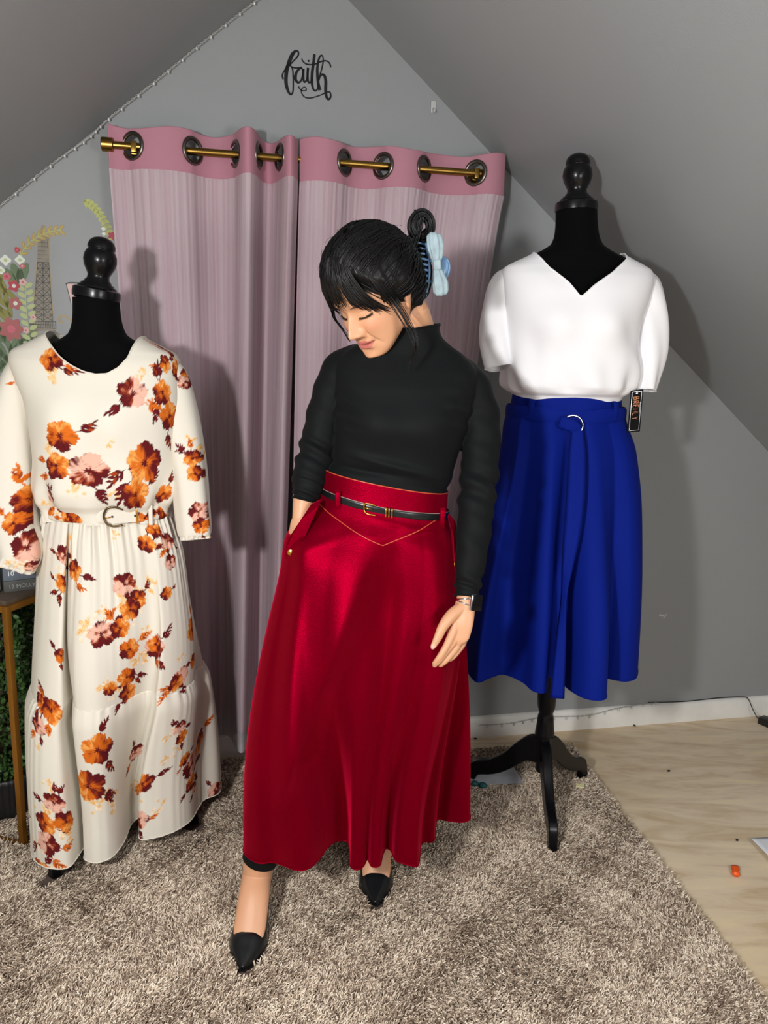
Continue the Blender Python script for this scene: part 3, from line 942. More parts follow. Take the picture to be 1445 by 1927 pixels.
def floral(q, flowers, seed=3):
    """printed flowers over fabric coordinates q (N x 2, metres)"""
    r0 = np.random.default_rng(seed)
    col = np.tile(CREAM, (len(q), 1))
    order = np.argsort(q[:, 1]); zs = q[order, 1]

    def near(c, R):
        a, b = np.searchsorted(zs, [c[1] - R, c[1] + R])
        k = order[a:b]
        return k[np.abs(q[k, 0] - c[0]) < R]

    def leaf(c, d, L, w, colr):
        k = near(c, L)
        if not len(k): return
        e = q[k] - c
        u = e @ d / L; v = (e @ np.array([-d[1], d[0]])) / w
        m_ = (np.abs(u) < .5) & (np.abs(v) < 0.5 * (1 - (2 * u) ** 2) * (1.15 - .5 * u))
        col[k[m_]] = colr * (0.85 + 0.3 * ((u[m_] + .5)[:, None]))

    def stroke(a, b, bend, w, colr):
        t = np.linspace(0, 1, 24)[:, None]
        n_ = np.array([-(b - a)[1], (b - a)[0]])
        pts = a + (b - a) * t + n_ * bend * (4 * t * (1 - t))
        for p in pts:
            k = near(p, w)
            k = k[((q[k] - p) ** 2).sum(1) < w * w]
            col[k] = colr
        return pts

    def sprig(c, a, L, c1, c2):
        d = np.array([math.cos(a), math.sin(a)])
        pts = stroke(c, c + d * L, r0.uniform(-.2, .2), 0.0014, c1)
        for i, k in enumerate((8, 12, 16, 20)):
            for sgn in (-1, 1):
                aa = a + sgn * r0.uniform(.5, .8)
                dd = np.array([math.cos(aa), math.sin(aa)])
                ll = L * (.42 - .05 * i)
                leaf(pts[k] + dd * ll * .5, dd, ll, ll * .34, c1 if (i + sgn) % 3 else c2)
        leaf(pts[-1] + d * L * .12, d, L * .3, L * .1, c1)

    fl = [(np.array([f[0], f[1]]), f[2], f[3]) for f in flowers]
    for c, R, kd in fl:                                    # faint sprays
        if kd == 't' or r0.random() < .4:
            cc = c if kd == 't' else c + R * 1.5 * np.array([math.cos(r0.uniform(0, 6)), math.sin(r0.uniform(0, 6))])
            for _ in range(9):
                p = cc + r0.normal(0, R * .5, 2); a = r0.uniform(0, 6)
                leaf(p, np.array([math.cos(a), math.sin(a)]), R * .5, R * .3, CO['tan'] if r0.random() < .5 else CO['pale'])
            for _ in range(2):
                a = r0.uniform(0, 6)
                sprig(cc, a, R * .9, CO['tan'], CO['lo'])
    for c, R, kd in fl:
        if kd == 't': continue
        for _ in range(int(r0.integers(1, 4))):
            a = r0.uniform(0, 2 * PI)
            s_ = c + R * .8 * np.array([math.cos(a), math.sin(a)])
            pair = [(CO['bu'], CO['ru']), (CO['bu'], CO['bu'] * 1.4), (CO['o'], CO['ru'])][int(r0.integers(0, 3))]
            sprig(s_, a + r0.uniform(-.5, .5), R * r0.uniform(1.0, 1.5), *pair)
    for c, R, kd in fl:
        if kd == 't': continue
        k = near(c, R * 1.3)
        if not len(k): continue
        e = (q[k] - c) / R
        r = np.hypot(e[:, 0], e[:, 1]); f = np.arctan2(e[:, 1], e[:, 0])
        p1, p2, al = r0.uniform(0, 6, 3)
        rim = 0.78 + .26 * np.abs(np.cos(2.5 * f + p1)) ** .6 * (1 + .22 * np.sin(f + p2)) + .035 * np.sin(13 * f + p2) + .03 * np.sin(29 * f + p1)
        ins = r < rim
        k, r, f, e, rim = k[ins], r[ins], f[ins], e[ins], rim[ins]
        s_ = e[:, 0] * math.cos(al) + e[:, 1] * math.sin(al) + .28 * np.sin(3 * f + p2) + .22 * np.sin(5 * e[:, 0] * 2 + p1) * np.cos(e[:, 1] * 6 + p2) + .1 * np.sin(17 * f + 5 * r)
        s_ = s_ + r0.normal(0, .03, len(s_))
        if kd == 'o':
            ks = np.array([-.9, -.55, -.3, 0.0, .35, .7, 1.1]); cs = np.array([CO['bu'], CO['bu'], CO['ru'], CO['o'], CO['o'], CO['lo'], CO['o']])
        else:
            ks = np.array([-.9, -.45, -.25, 0.05, .4, .75, 1.1]); cs = np.array([CO['bu'], CO['bu'], CO['ru'], CO['pk'], CO['pk'], CO['pk'] * .95, CO['bu']])
        cc = np.stack([np.interp(s_, ks, cs[:, i]) for i in range(3)], 1)
        gap = (np.abs(np.sin(2.5 * f + p1 / 2)) < .10) & (r > .25)
        cc[gap] *= .72
        cen = r < .16 + .07 * np.sin(7 * f)
        cc[cen] = CO['bu']
        col[k] = cc
    return col


dress = thing('dress', 'cream long dress printed with rust and burgundy flowers on dress form', 'dress', (LX, LY, 0.06))
# ---- bodice
dst = [(.935, -.710, .150, .100, .095), (.962, -.710, .154, .106, .10), (.985, -.708, .166, .124, .11), (1.02, -.703, .173, .136, .118), (1.08, -.697, .174, .138, .118), (1.22, -.696, .186, .134, .118), (1.28, -.708, .197, .118, .11), (1.325, -.718, .202, .100, .098),
       (1.345, -.720, .196, .086, .088), (1.362, -.720, .168, .076, .078), (1.376, -.720, .138, .070, .072), (1.388, -.719, .116, .068, .070), (1.400, -.718, .098, .066, .068), (1.42, -.716, .085, .06, .065)]


def wr_dress(x, z, th):
    lo = 1 - sstep(.97, 1.12, z)
    return 0.008 * lo * np.sin(th * 8 + z * 22) + 0.004 * lo * np.sin(th * 15 + 1) + .003 * np.sin(th * 3 + z * 9)


DT = Torso(dst, LY, bumps=[(-.772, 1.185, .055, .06, .022), (-.640, 1.185, .055, .06, .022)], wr=wr_dress)
NX = [-.836, -.826, -.80, -.775, -.745, -.71, -.68, -.653, -.63, -.612, -.600, -.592]
NZ = [1.42, 1.388, 1.362, 1.338, 1.318, 1.302, 1.296, 1.298, 1.312, 1.335, 1.385, 1.42]
P, th, tp = DT.grid(420, 230, nk(NX, NZ), nk([-.836, -.826, -.72, -.600, -.592], [1.42, 1.388, 1.36, 1.388, 1.42]), off=0.005)
BOD_FL = [(103, 675, 19, 'o'), (291, 654, 16, 'p'), (283, 683, 15, 'o'), (310, 698, 16, 'o'), (238, 739, 24, 'p'), (283, 739, 21, 'o'), (295, 784, 23, 'o'), (138, 817, 25, 'o'), (129, 874, 22, 'o'), (176, 883, 27, 'p'), (260, 871, 33, 'o'),
          (244, 929, 26, 'o'), (287, 935, 16, 'o'), (327, 781, 13, 'p'), (155, 920, 14, 't'), (252, 702, 13, 't'), (210, 925, 13, 't'), (205, 830, 9, 't'), (112, 935, 12, 'p')]


def to_xz(l, Y):
    """photo measurements of the print -> metres on the front of the form"""
    out = []
    for x, y, r, k in l:
        dx, dz_ = (x - 722.5) / 1420, -(y - 963.5) / 1420
        dx, dz_ = cr_ * dx - sr_ * dz_, sr_ * dx + cr_ * dz_
        dirv = np.array([dx, cp + sp * dz_, -sp + cp * dz_])
        s_ = Y / dirv[1]
        out.append((dirv[0] * s_, 1.33 + dirv[2] * s_, r * s_ / 1420 * 1.17, k))
    return out


def fl_dress(l, Y, cxf, af, r=0.175):
    return [(r * math.asin(max(-.97, min(.97, (x - cxf(z)) / af(z)))), z, R, k) for x, z, R, k in to_xz(l, Y)]


TH = np.repeat(th[None], 230, 0)
fb = fl_dress(BOD_FL, 1.79, lambda z: np.interp(z, DT.z, DT.cx), lambda z: np.interp(z, DT.z, DT.a) * .94, .185)
back = [(0.185 * rng.uniform(1.7, 3.1) * rng.choice([-1, 1]), rng.uniform(.95, 1.34), rng.uniform(.018, .036), rng.choice(['o', 'p', 'o', 't'])) for _ in range(16)]
q = np.stack([(0.185 * TH).ravel(), P[..., 2].ravel()], 1)
new_mesh('bodice', P.reshape(-1, 3), grid_faces(230, 420, True), M['floral'], dress, colors=floral(q, fb + back, 3))
hem_edge(P[-1], 0.002, 'neckline_facing', M['cream'], dress)

# ---- sleeves
SLV = [([(-.862, 1.905, 1.318), (-.902, 1.90, 1.288), (-.925, 1.885, 1.20), (-.925, 1.855, 1.06), (-.918, 1.825, .93), (-.890, 1.80, .866), (-.902, 1.795, .830)], [.034, .046, .051, .054, .058, .054, .046],
        [(70, 818, 13, 'o'), (41, 946, 24, 'o'), (25, 986, 18, 'o'), (55, 1028, 25, 'p'), (8, 717, 12, 'p'), (30, 1060, 12, 't'), (20, 900, 10, 't'), (62, 1065, 10, 'p')], 1.77),
       ([(-.574, 1.905, 1.318), (-.540, 1.90, 1.288), (-.514, 1.89, 1.20), (-.492, 1.875, 1.08), (-.478, 1.855, .97), (-.470, 1.845, .915), (-.468, 1.842, .897)], [.034, .044, .045, .044, .043, .041, .034],
        [(357, 865, 14, 'o'), (362, 894, 13, 'o'), (372, 964, 16, 'p'), (378, 990, 13, 'o'), (335, 720, 12, 'p'), (336, 700, 10, 'o'), (350, 830, 10, 't')], 1.81)]
for i, (path, rad, fls, Yf) in enumerate(SLV):
    V, _ = tube_mesh(path, rad, 130, 240, wr=lambda t, q_: 0.004 * np.sin(q_ * 3 + t * 5) * t + 0.0035 * np.sin(q_ * 17 + 1) * sstep(.9, 1.0, t) + .003 * np.sin(q_ * 5) * t)
    q = np.stack([(V[..., 0] + np.where(V[..., 1] > V[..., 1].mean(1, keepdims=True), 3.0, 0)).ravel(), V[..., 2].ravel()], 1)
    bk = [(3.0 + path[3][0] + rng.uniform(-.04, .04), rng.uniform(.85, 1.3), rng.uniform(.015, .025), rng.choice(['o', 'p'])) for _ in range(4)]
    sl = new_mesh('sleeve', V.reshape(-1, 3), grid_faces(240, 130, True), M['floral'], dress, colors=floral(q, to_xz(fls, Yf) + bk, 11 + i))
    cuff = []
    for k in range(4):
        c = V[-1].mean(0) + (V[-1] - V[-3]).mean(0) * k * 1.2
        cuff.append(c + (V[-1] - V[-1].mean(0)) * (1.0 + .05 * math.sin(k * 1.6)) + 0)
    new_mesh('cuff', np.array(cuff).reshape(-1, 3), grid_faces(4, 130, True), M['cream'], sl)

# ---- skirt and flounce
dsk = [(.952, -.709, .155, .108, .10), (.90, -.706, .168, .122, .112), (.839, -.702, .179, .135, .125), (.695, -.701, .193, .158, .15), (.60, -.701, .201, .17, .165), (.49, -.700, .209, .18, .18), (.25, -.702, .222, .20, .20), (.075, -.702, .228, .21, .22)]
dhem = [(-.925, 1.86), (-.886, 1.765), (-.858, 1.718), (-.820, 1.690), (-.782, 1.683), (-.760, 1.694), (-.755, 1.735), (-.753, 1.80), (-.750, 1.85), (-.746, 1.80), (-.742, 1.738), (-.728, 1.718), (-.700, 1.712), (-.674, 1.738), (-.668, 1.80), (-.678, 1.885), (-.655, 1.892), (-.638, 1.815), (-.605, 1.812), (-.560, 1.838), (-.528, 1.885), (-.520, 1.945), (-.512, 1.985), (-.478, 2.02),
        (-.490, 2.09), (-.55, 2.10), (-.59, 2.15), (-.66, 2.11), (-.72, 2.15), (-.78, 2.10), (-.85, 2.11), (-.88, 2.03), (-.945, 1.99), (-.928, 1.92)]
n = 1150
ZS = .493
zl = np.concatenate([np.linspace(.952, ZS, 215), np.linspace(ZS - .001, .084, 205)])


def flounce(P, t):
    lo = P[..., 2] < ZS
    d = np.stack([P[..., 0] + .70, P[..., 1] - LY], -1)
    L = np.linalg.norm(d, axis=-1, keepdims=True); d = d / L
    ang_ = np.arctan2(d[..., 0], -d[..., 1])
    dep = np.clip((ZS - P[..., 2]) / .05, 0, 1)
    o = np.where(lo, .013 * np.sin(np.clip(dep, 0, 1) * PI / 2) + .0013 * np.sin(ang_ * 52 + 2.5 * np.sin(ang_ * 9)) * (1 + np.sin(ang_ * 7)) * np.exp(-dep * 1.5), -.0015)
    P[..., :2] += d * o[..., None]
    P[..., 2] += np.where(np.abs(P[..., 2] - ZS) < .003, .0012 * np.sin(ang_ * 50), 0)
    return P


P, ang, z = drape(dsk, LY, dhem, .084, n, 0, blend=(.70, .08), power=.60, sigma=.04, gather=.0052, extra=flounce, zlist=zl)
SK_FL = [(261, 1008, 13, 'o'), (247, 1031, 15, 'o'), (282, 1033, 14, 'p'), (123, 1046, 16, 'p'), (141, 1072, 17, 'o'), (126, 1097, 15, 'o'), (250, 1101, 19, 'p'), (237, 1131, 17, 'o'), (260, 1149, 17, 'o'), (202, 1182, 21, 'p'), (231, 1178, 16, 'o'), (230, 1220, 17, 'o'), (273, 1226, 20, 'p'), (300, 1223, 14, 'o'),
         (321, 1072, 13, 'p'), (320, 1127, 11, 'o'), (355, 1215, 20, 'o'), (133, 1223, 12, 'o'), (90, 1307, 14, 'o'), (116, 1316, 19, 'o'), (94, 1342, 15, 'p'), (312, 1293, 19, 'p'), (336, 1302, 14, 'o'), (257, 1272, 16, 'o'), (256, 1304, 16, 'o'), (218, 1284, 12, 'o'), (204, 1385, 26, 'o'), (342, 1389, 12, 'p'), (343, 1412, 12, 'o'),
         (371, 1278, 13, 'o'), (186, 1451, 27, 'o'), (219, 1446, 16, 'p'), (323, 1484, 23, 'p'), (346, 1463, 12, 'o'), (131, 1472, 17, 'p'), (115, 1510, 18, 'o'), (118, 1545, 20, 'p'), (160, 1510, 18, 'o'), (246, 1486, 18, 'o'), (254, 1533, 13, 'o'), (270, 1556, 16, 'p'), (106, 1603, 23, 'o'), (353, 1539, 10, 'p'),
         (325, 1399, 12, 't'), (322, 1446, 12, 't'), (204, 1489, 16, 't'), (96, 1556, 13, 't'), (279, 1536, 13, 't'), (125, 1443, 12, 't'), (157, 1542, 10, 't'), (212, 1010, 10, 't'), (200, 1145, 10, 't'), (285, 1195, 10, 't'), (313, 1255, 9, 't'), (96, 1375, 9, 't')]
# fabric coordinates: length along each row measured from the front centre
mid = int(np.argmin(np.abs(ang)))
seg_ = np.linalg.norm(np.diff(np.concatenate([P, P[:, :1]], 1)[..., :2], axis=1), axis=2)
cs_ = np.concatenate([np.zeros((len(zl), 1)), np.cumsum(seg_, 1)], 1)
per = cs_[:, -1:]
S_ = cs_[:, :n] - cs_[:, mid:mid + 1]
sgn_ = np.sign(np.sin(ang[(mid + 5) % n]) + 1e-9)
S_ = sgn_ * (S_ - per * np.round(S_ / per))
q = np.stack([S_.ravel(), P[..., 2].ravel()], 1)
fs = []
for x, z_, R, kd in to_xz(SK_FL, 1.77):
    r_ = int(np.argmin(np.abs(zl - z_)))
    c_ = np.abs(P[r_, :, 0] - x) + .6 * (P[r_, :, 1] - P[r_, :, 1].min()) * (np.abs(P[r_, :, 0] - x) < .02) + (P[r_, :, 1] > LY + .02) * 1.0
    k_ = int(np.argmin(c_))
    fs.append((S_[r_, k_], z_, R * 1.0, kd))
back = [(rng.uniform(.40, .75) * rng.choice([-1, 1]), rng.uniform(.1, .95), rng.uniform(.018, .034), rng.choice(['o', 'p', 'o', 't'])) for _ in range(34)]
C = floral(q, fs + back, 5).reshape(len(zl), n, 3)
k = 215
new_mesh('skirt', P[:k].reshape(-1, 3), grid_faces(k, n, True), M['floral'], dress, colors=C[:k].reshape(-1, 3))
new_mesh('flounce', P[k - 1:].reshape(-1, 3), grid_faces(len(zl) - k + 1, n, True), M['floral'], dress, colors=C[k - 1:].reshape(-1, 3))
hem_edge(P[-1], .0016, 'hem', M['cream'], dress)

# ---- belt with its buckle and loops
V = band(-.709, LY, .158, .114, .104, .940, .978, th=np.linspace(-PI, PI, 700, endpoint=False), lift=.004, rows=30)
tb = np.linspace(-PI, PI, 700, endpoint=False)
q = np.stack([np.repeat((.16 * tb)[None], 30, 0).ravel(), V[..., 2].ravel()], 1)
bf = [(-.140, .962, .022, 'p'), (-.105, .968, .016, 'o'), (-.05, .955, .018, 'o'), (-.022, .960, .030, 'o'), (-.075, .962, .014, 't'), (.105, .957, .024, 'p'), (.082, .966, .015, 't'), (.13, .95, .02, 'o'), (.2, .96, .026, 'o'), (-.22, .96, .026, 'o'), (.3, .96, .026, 'p'), (-.33, .96, .026, 'p')]
belt = new_mesh('belt', V.reshape(-1, 3), grid_faces(30, 700, True), M['floral'], dress, colors=floral(q, bf, 21))
bx, by = -.655, LY - .121


def onbelt(x):
    sx = (x + .709) / .162
    return LY - .118 * math.sqrt(max(0.0, 1 - abs(sx) ** 2.2)) ** .95


bk = [(-.630 + .0, .976), (-.648, .983), (-.664, .980), (-.672, .968), (-.673, .957), (-.668, .944), (-.655, .936), (-.632, .938)]
sp_ = spline([(x, onbelt(x) - .008, z_) for x, z_ in bk], 50)
MB().tube(sp_, .0026, 10).build('buckle', mat('dark_brass', srgb(120, 98, 70), .25, metal=1.0), belt)
tip = [(-.672, .959), (-.664, .972), (-.655, .976), (-.600, .974), (-.600, .943), (-.655, .941), (-.664, .946)]
mb = MB(); v = [(x, onbelt(x) - .0045, z_) for x, z_ in tip] + [(x, onbelt(x) - .002, z_) for x, z_ in tip]
m_ = len(tip)
mb.add(v, [list(range(m_)), list(range(m_, 2 * m_))[::-1]] + [[i, (i + 1) % m_, m_ + (i + 1) % m_, m_ + i] for i in range(m_)])
smooth_by_angle(mb.build('belt_tip', M['cream'], belt))
MB().tube([(-.672, onbelt(-.672) - .009, .956), (-.664, onbelt(-.664) - .009, .957), (-.655, onbelt(-.655) - .006, .959)], .0013, 8).build('prong', M['gold'], belt)
for ex_ in (-.655, -.606):
    MB().ball((ex_, onbelt(ex_) - .005, .959), (.0028, .0012, .0028), 10).build('eyelet', M['black'], belt)
MB().box((-.602, onbelt(-.602) - .006, .959), (.004, .003, .040), bev=.0008).build('keeper', M['gold'], belt)
for lx in (-.835, -.575):
    y_ = onbelt(lx)
    MB().box((lx, y_ - .006, .958), (.010, .006, .052), bev=.002).build('belt_loop', M['cream'], dress)
# ================================================================== the woman
PX, PY = -0.02, 1.72
person = thing('person', 'woman in a black mock-neck top and long red velvet skirt looking down, hand in pocket', 'person', (PX, PY, 0))


def hip_tilt(x, z):
    return -0.17 * x * sstep(.72, .98, z) * (1 - sstep(1.09, 1.26, z))


# ---------------------------------------------------------------- head in its own frame (x: her left, -y: face, z: up)
yaw, pit = math.radians(45), math.radians(35)
F_ = np.array([-math.sin(yaw) * math.cos(pit), -math.cos(yaw) * math.cos(pit), -math.sin(pit)])
U_ = np.array([-math.sin(yaw) * math.sin(pit), -math.cos(yaw) * math.sin(pit), math.cos(pit)])
X_ = np.array([math.cos(yaw), -math.sin(yaw), 0])
HR = np.stack([X_, -F_, U_], 1)                         # local -> world
HC = np.array([-0.033, 1.630, 1.483])


def h2w(p):
    return np.asarray(p) @ HR.T + HC


def w2h(p):
    return (np.asarray(p) - HC) @ HR


def G(x, z, cx, cz, sx, sz):
    return np.exp(-((x - cx) / sx) ** 2 - ((z - cz) / sz) ** 2)


def head_grid(nth=200, nz=190, hair=0.0):
    t = np.linspace(0, 1, nz)
    z = -0.116 + 0.232 * (1 - np.cos(t * PI)) / 2 * 1.0
    z[-1] = 0.1158
    up_ = np.sqrt(np.clip(1 - ((z - .018) / .098) ** 2, 0, 1))
    zk = [-.116, -.112, -.105, -.094, -.080, -.062, -.040, -.015, .018]
    hw = np.where(z > .018, .0745 * up_, cat(zk, [.007, .024, .0350, .0460, .0560, .0640, .0695, .0732, .0745], z))
    yf = np.where(z > .018, .0880 * up_ ** .92, cat(zk, [.060, .072, .0800, .0800, .0790, .0820, .0825, .0830, .0880], z))
    yb = np.where(z > .018, .098 * up_ ** .95, cat(zk, [-.045, -.036, -.024, -.008, .018, .052, .076, .092, .098], z))
    th = np.linspace(0, 2 * PI, nth, endpoint=False)
    s, c = np.sin(th), np.cos(th)
    e = 2 / 2.15
    x = hw[:, None] * (np.sign(s) * np.abs(s) ** e)[None]
    yc = ((yb - yf) / 2)[:, None]; yr = ((yb + yf) / 2)[:, None]
    # widest part lies behind the middle of the face
    y = yc - yr * (np.sign(c) * np.abs(c) ** e)[None]
    Z = np.repeat(z[:, None], nth, 1)
    f = np.clip(c, 0, 1)[None] ** .6 * np.ones_like(Z)
    d = np.zeros_like(Z)
    ax = np.abs(x)
    # brow, eye sockets, lids
    d += .0040 * G(ax, Z, .026, .014, .020, .008)
    d -= .0105 * G(ax, Z, .031, -.007, .0155, .0115)
    d -= .0040 * G(x, Z, 0, -.001, .010, .010)
    d += .0085 * G(ax, Z, .031, -.009, .0120, .0082)
    d -= .0015 * G(ax, Z, .031, -.019, .014, .0035)
    # nose
    br = cat([-.062, -.056, -.050, -.043, -.034, -.020, -.006, .006, .016], [0, .005, .0240, .0290, .0245, .0160, .0085, .004, 0], Z)
    sg = cat([-.062, -.045, -.030, -.010, .016], [.0105, .0105, .0085, .0075, .009], Z)
    d += br * np.exp(-(x / sg) ** 2)
    d += .0115 * G(ax, Z, .0140, -.0475, .0066, .0072)
    d -= .0035 * G(ax, Z, .0215, -.047, .004, .008)
    d -= .006 * G(ax, Z, .0062, -.0575, .0035, .0030)
    # lips, philtrum, smile
    zc = -.0755 + 6.0 * x ** 2                              # mouth line curls up at the corners
    wl = 1 - sstep(.014, .027, ax)
    d += .0060 * np.exp(-((Z - zc - .0055) / .0042) ** 2) * wl
    d += .0068 * np.exp(-((Z - zc + .0068) / .0052) ** 2) * wl * (1 - sstep(.010, .023, ax) * .5)
    d -= .0040 * np.exp(-((Z - zc) / .0016) ** 2) * (1 - sstep(.020, .029, ax))
    d -= .0035 * G(ax, Z, .029, -.0715, .0045, .0055)
    d -= .0012 * G(x, Z, 0, -.063, .003, .005)
    d -= .0042 * G(x, Z, 0, -.0915, .018, .0055)
    d += .0055 * G(x, Z, 0, -.1040, .017, .009)
    # cheeks lifted by the smile, fold from nose to mouth
    d += .0075 * G(ax, Z, .041, -.038, .020, .018)
    fx = .020 + (-.046 - Z) * .55
    d -= .0026 * np.exp(-((ax - fx) / .0032) ** 2) * sstep(-.088, -.07, Z) * (1 - sstep(-.050, -.044, Z))
    y = y - d * f
    # under the chin: slope back to the neck
    return np.stack([x, y, Z], -1), th


HP, hth = head_grid()
ear = MB()
for sgn in (-1, 1):
    Re = np.array(Matrix.Rotation(sgn * .32, 3, 'Z') @ Matrix.Rotation(-.18, 3, 'X'))
    ear.ball((sgn * .0735, .014, -.014), (.0060, .0145, .026), 22, Re)
    ear.ball((sgn * .0765, .019, -.006), (.0055, .0125, .0225), 20, Re)
    ear.ball((sgn * .0735, .006, -.038), (.0050, .0075, .0085), 16, Re)


def close_grid(mb, V):
    nr, nc = V.shape[:2]
    F = grid_faces(nr, nc, True).tolist() + [list(range(nc))[::-1], [(nr - 1) * nc + i for i in range(nc)]]
    return mb.add(V.reshape(-1, 3), F)


body = MB()
close_grid(body, h2w(HP))
for v in ear.v:
    pass
body.add(h2w(np.vstack(ear.v)), ear.f)


def limb(path, rad, flat=None, seg=28, n=60, up=(0, -1, 0), ends=True):
    V, _ = tube_mesh(path, rad, seg, n, flat, up=up)
    close_grid(body, V)
    for e_, r_ in ((0, rad[0]), (-1, rad[-1])) if ends else ():
        body.ball(V[e_].mean(0), np.linalg.norm(V[e_] - V[e_].mean(0), axis=1).mean() * .97, 16)


# neck and torso
limb([(.066, 1.705, 1.30), (.064, 1.700, 1.36), (.056, 1.692, 1.405), (.040, 1.676, 1.445)], [.060, .049, .0455, .047], n=40)
tst = [(.80, -.02, .150, .10, .11), (.90, -.01, .155, .105, .12), (1.0, 0.0, .140, .095, .10), (1.055, .004, .122, .085, .08), (1.10, .012, .124, .088, .08), (1.15, .022, .128, .094, .085), (1.21, .034, .138, .098, .09), (1.28, .040, .148, .092, .088), (1.32, .044, .150, .076, .078), (1.345, .048, .120, .058, .062), (1.365, .054, .078, .052, .055), (1.38, .058, .05, .045, .048)]
TT = Torso(tst, 1.69, bumps=[(-.030, 1.205, .05, .05, .020), (.100, 1.205, .05, .05, .020)], shear=hip_tilt)
tau = np.linspace(0, TT.tt[-1], 80)
close_grid(body, TT.pt(tau[:, None], np.linspace(-PI, PI, 60, endpoint=False)[None]))

# arms
ARM_L = [(.110, 1.700, 1.318), (.176, 1.700, 1.298), (.206, 1.692, 1.230), (.211, 1.670, 1.145), (.204, 1.637, 1.055), (.195, 1.602, .970), (.186, 1.572, .890), (.181, 1.555, .850)]
ARM_R = [(-.040, 1.700, 1.335), (-.094, 1.702, 1.318), (-.126, 1.700, 1.250), (-.150, 1.690, 1.158), (-.168, 1.660, 1.085), (-.178, 1.640, 1.030), (-.182, 1.628, .995)]
limb(ARM_L, [.038, .043, .041, .038, .036, .032, .025, .0205])
limb(ARM_R, [.038, .043, .040, .036, .033, .028, .0225, .0195])

# her left hand, hanging by the skirt: palm, four fingers, thumb
limb([(.181, 1.553, .850), (.178, 1.546, .832), (.169, 1.534, .800), (.164, 1.528, .772), (.160, 1.525, .752)], [.0205, .0225, .0275, .0250, .0090], [.82, .72, .50, .42, .6], n=36, up=(-.35, -.85, .25), ends=False)
for pth, r_ in (([(.160, 1.530, .800), (.150, 1.521, .776), (.137, 1.509, .752), (.124, 1.504, .731), (.114, 1.508, .716)], [.0090, .0092, .0078, .0068, .0050]),
                ([(.164, 1.532, .794), (.156, 1.524, .765), (.138, 1.512, .742), (.124, 1.507, .724), (.115, 1.510, .711)], [.0092, .0094, .0080, .0070, .0052]),
                ([(.170, 1.535, .790), (.166, 1.529, .757), (.150, 1.519, .734), (.137, 1.514, .719), (.128, 1.516, .709)], [.0088, .0090, .0076, .0066, .0050]),
                ([(.176, 1.540, .790), (.177, 1.537, .757), (.164, 1.528, .736), (.154, 1.523, .725), (.147, 1.523, .718)], [.0078, .0080, .0066, .0058, .0046])):
    limb(pth, r_, seg=16, n=34)
limb([(.170, 1.540, .830), (.150, 1.528, .818), (.131, 1.514, .798), (.119, 1.505, .774), (.109, 1.500, .755)], [.013, .0135, .0110, .0088, .0058], [1, 1, .95, .85, .75], seg=16, n=40)
# her right hand, slid into the pocket
limb([(-.182, 1.628, .997), (-.186, 1.625, .978), (-.184, 1.640, .948), (-.172, 1.668, .915)], [.0200, .0225, .0300, .0300], [.85, .75, .60, .50], n=30, up=(-.5, -.8, 0), ends=False)
for i, (ox, oz) in enumerate(((-.191, .915), (-.178, .908), (-.165, .908), (-.154, .914))):
    limb([(ox + .004, 1.668, oz), (ox + .016, 1.676, oz - .03), (ox + .028, 1.684, oz - .055), (ox + .034, 1.695, oz - .072)], [.0085, .0085, .0075, .0055], seg=14, n=24)
limb([(-.176, 1.632, .970), (-.165, 1.640, .945), (-.148, 1.655, .920), (-.140, 1.668, .900)], [.012, .0115, .0095, .0065], seg=14, n=24)

# legs and feet (heels raised by the pumps)
limb([(-.075, 1.715, .86), (-.150, 1.640, .52), (-.222, 1.625, .33), (-.276, 1.622, .17), (-.284, 1.622, .120)], [.082, .052, .049, .0375, .035], n=80)
limb([(-.284, 1.628, .130), (-.285, 1.608, .112), (-.284, 1.570, .096), (-.285, 1.525, .060), (-.286, 1.495, .038), (-.286, 1.472, .028)], [.034, .0355, .0365, .0370, .030, .014], [1, .95, .72, .45, .32, .34], n=50, up=(0, -.5, .85))
limb([(-.284, 1.630, .115), (-.286, 1.648, .092)], [.027, .021], n=16)
limb([(.055, 1.730, .86), (.035, 1.760, .50), (.016, 1.818, .30), (.006, 1.835, .17), (.006, 1.836, .120)], [.082, .052, .049, .0375, .035], n=80)
limb([(.006, 1.842, .130), (.006, 1.822, .112), (.005, 1.784, .096), (.003, 1.739, .060), (.002, 1.709, .038), (.002, 1.686, .028)], [.034, .0355, .0365, .0370, .030, .014], [1, .95, .72, .45, .32, .34], n=50, up=(0, -.5, .85))
limb([(.006, 1.844, .115), (.006, 1.862, .092)], [.027, .021], n=16)

tmp = body.build('body_shells', None)
rm = tmp.modifiers.new('r', 'REMESH'); rm.mode = 'VOXEL'; rm.voxel_size = 0.0016
sm = tmp.modifiers.new('s', 'SMOOTH'); sm.iterations = 3; sm.factor = 0.5
dg = bpy.context.evaluated_depsgraph_get()
ev = tmp.evaluated_get(dg)
me = bpy.data.meshes.new_from_object(ev)
nv = len(me.vertices)
co = np.empty(nv * 3); me.vertices.foreach_get('co', co); co = co.reshape(-1, 3)
bpy.data.objects.remove(tmp)
# skin tones: lips, brows, lash lines, nails
SK = np.array(srgb(212, 158, 122))
colr = np.tile(SK, (nv, 1))


def blend(mask, c):
    colr[:] = colr * (1 - mask[:, None]) + np.array(c) * mask[:, None]


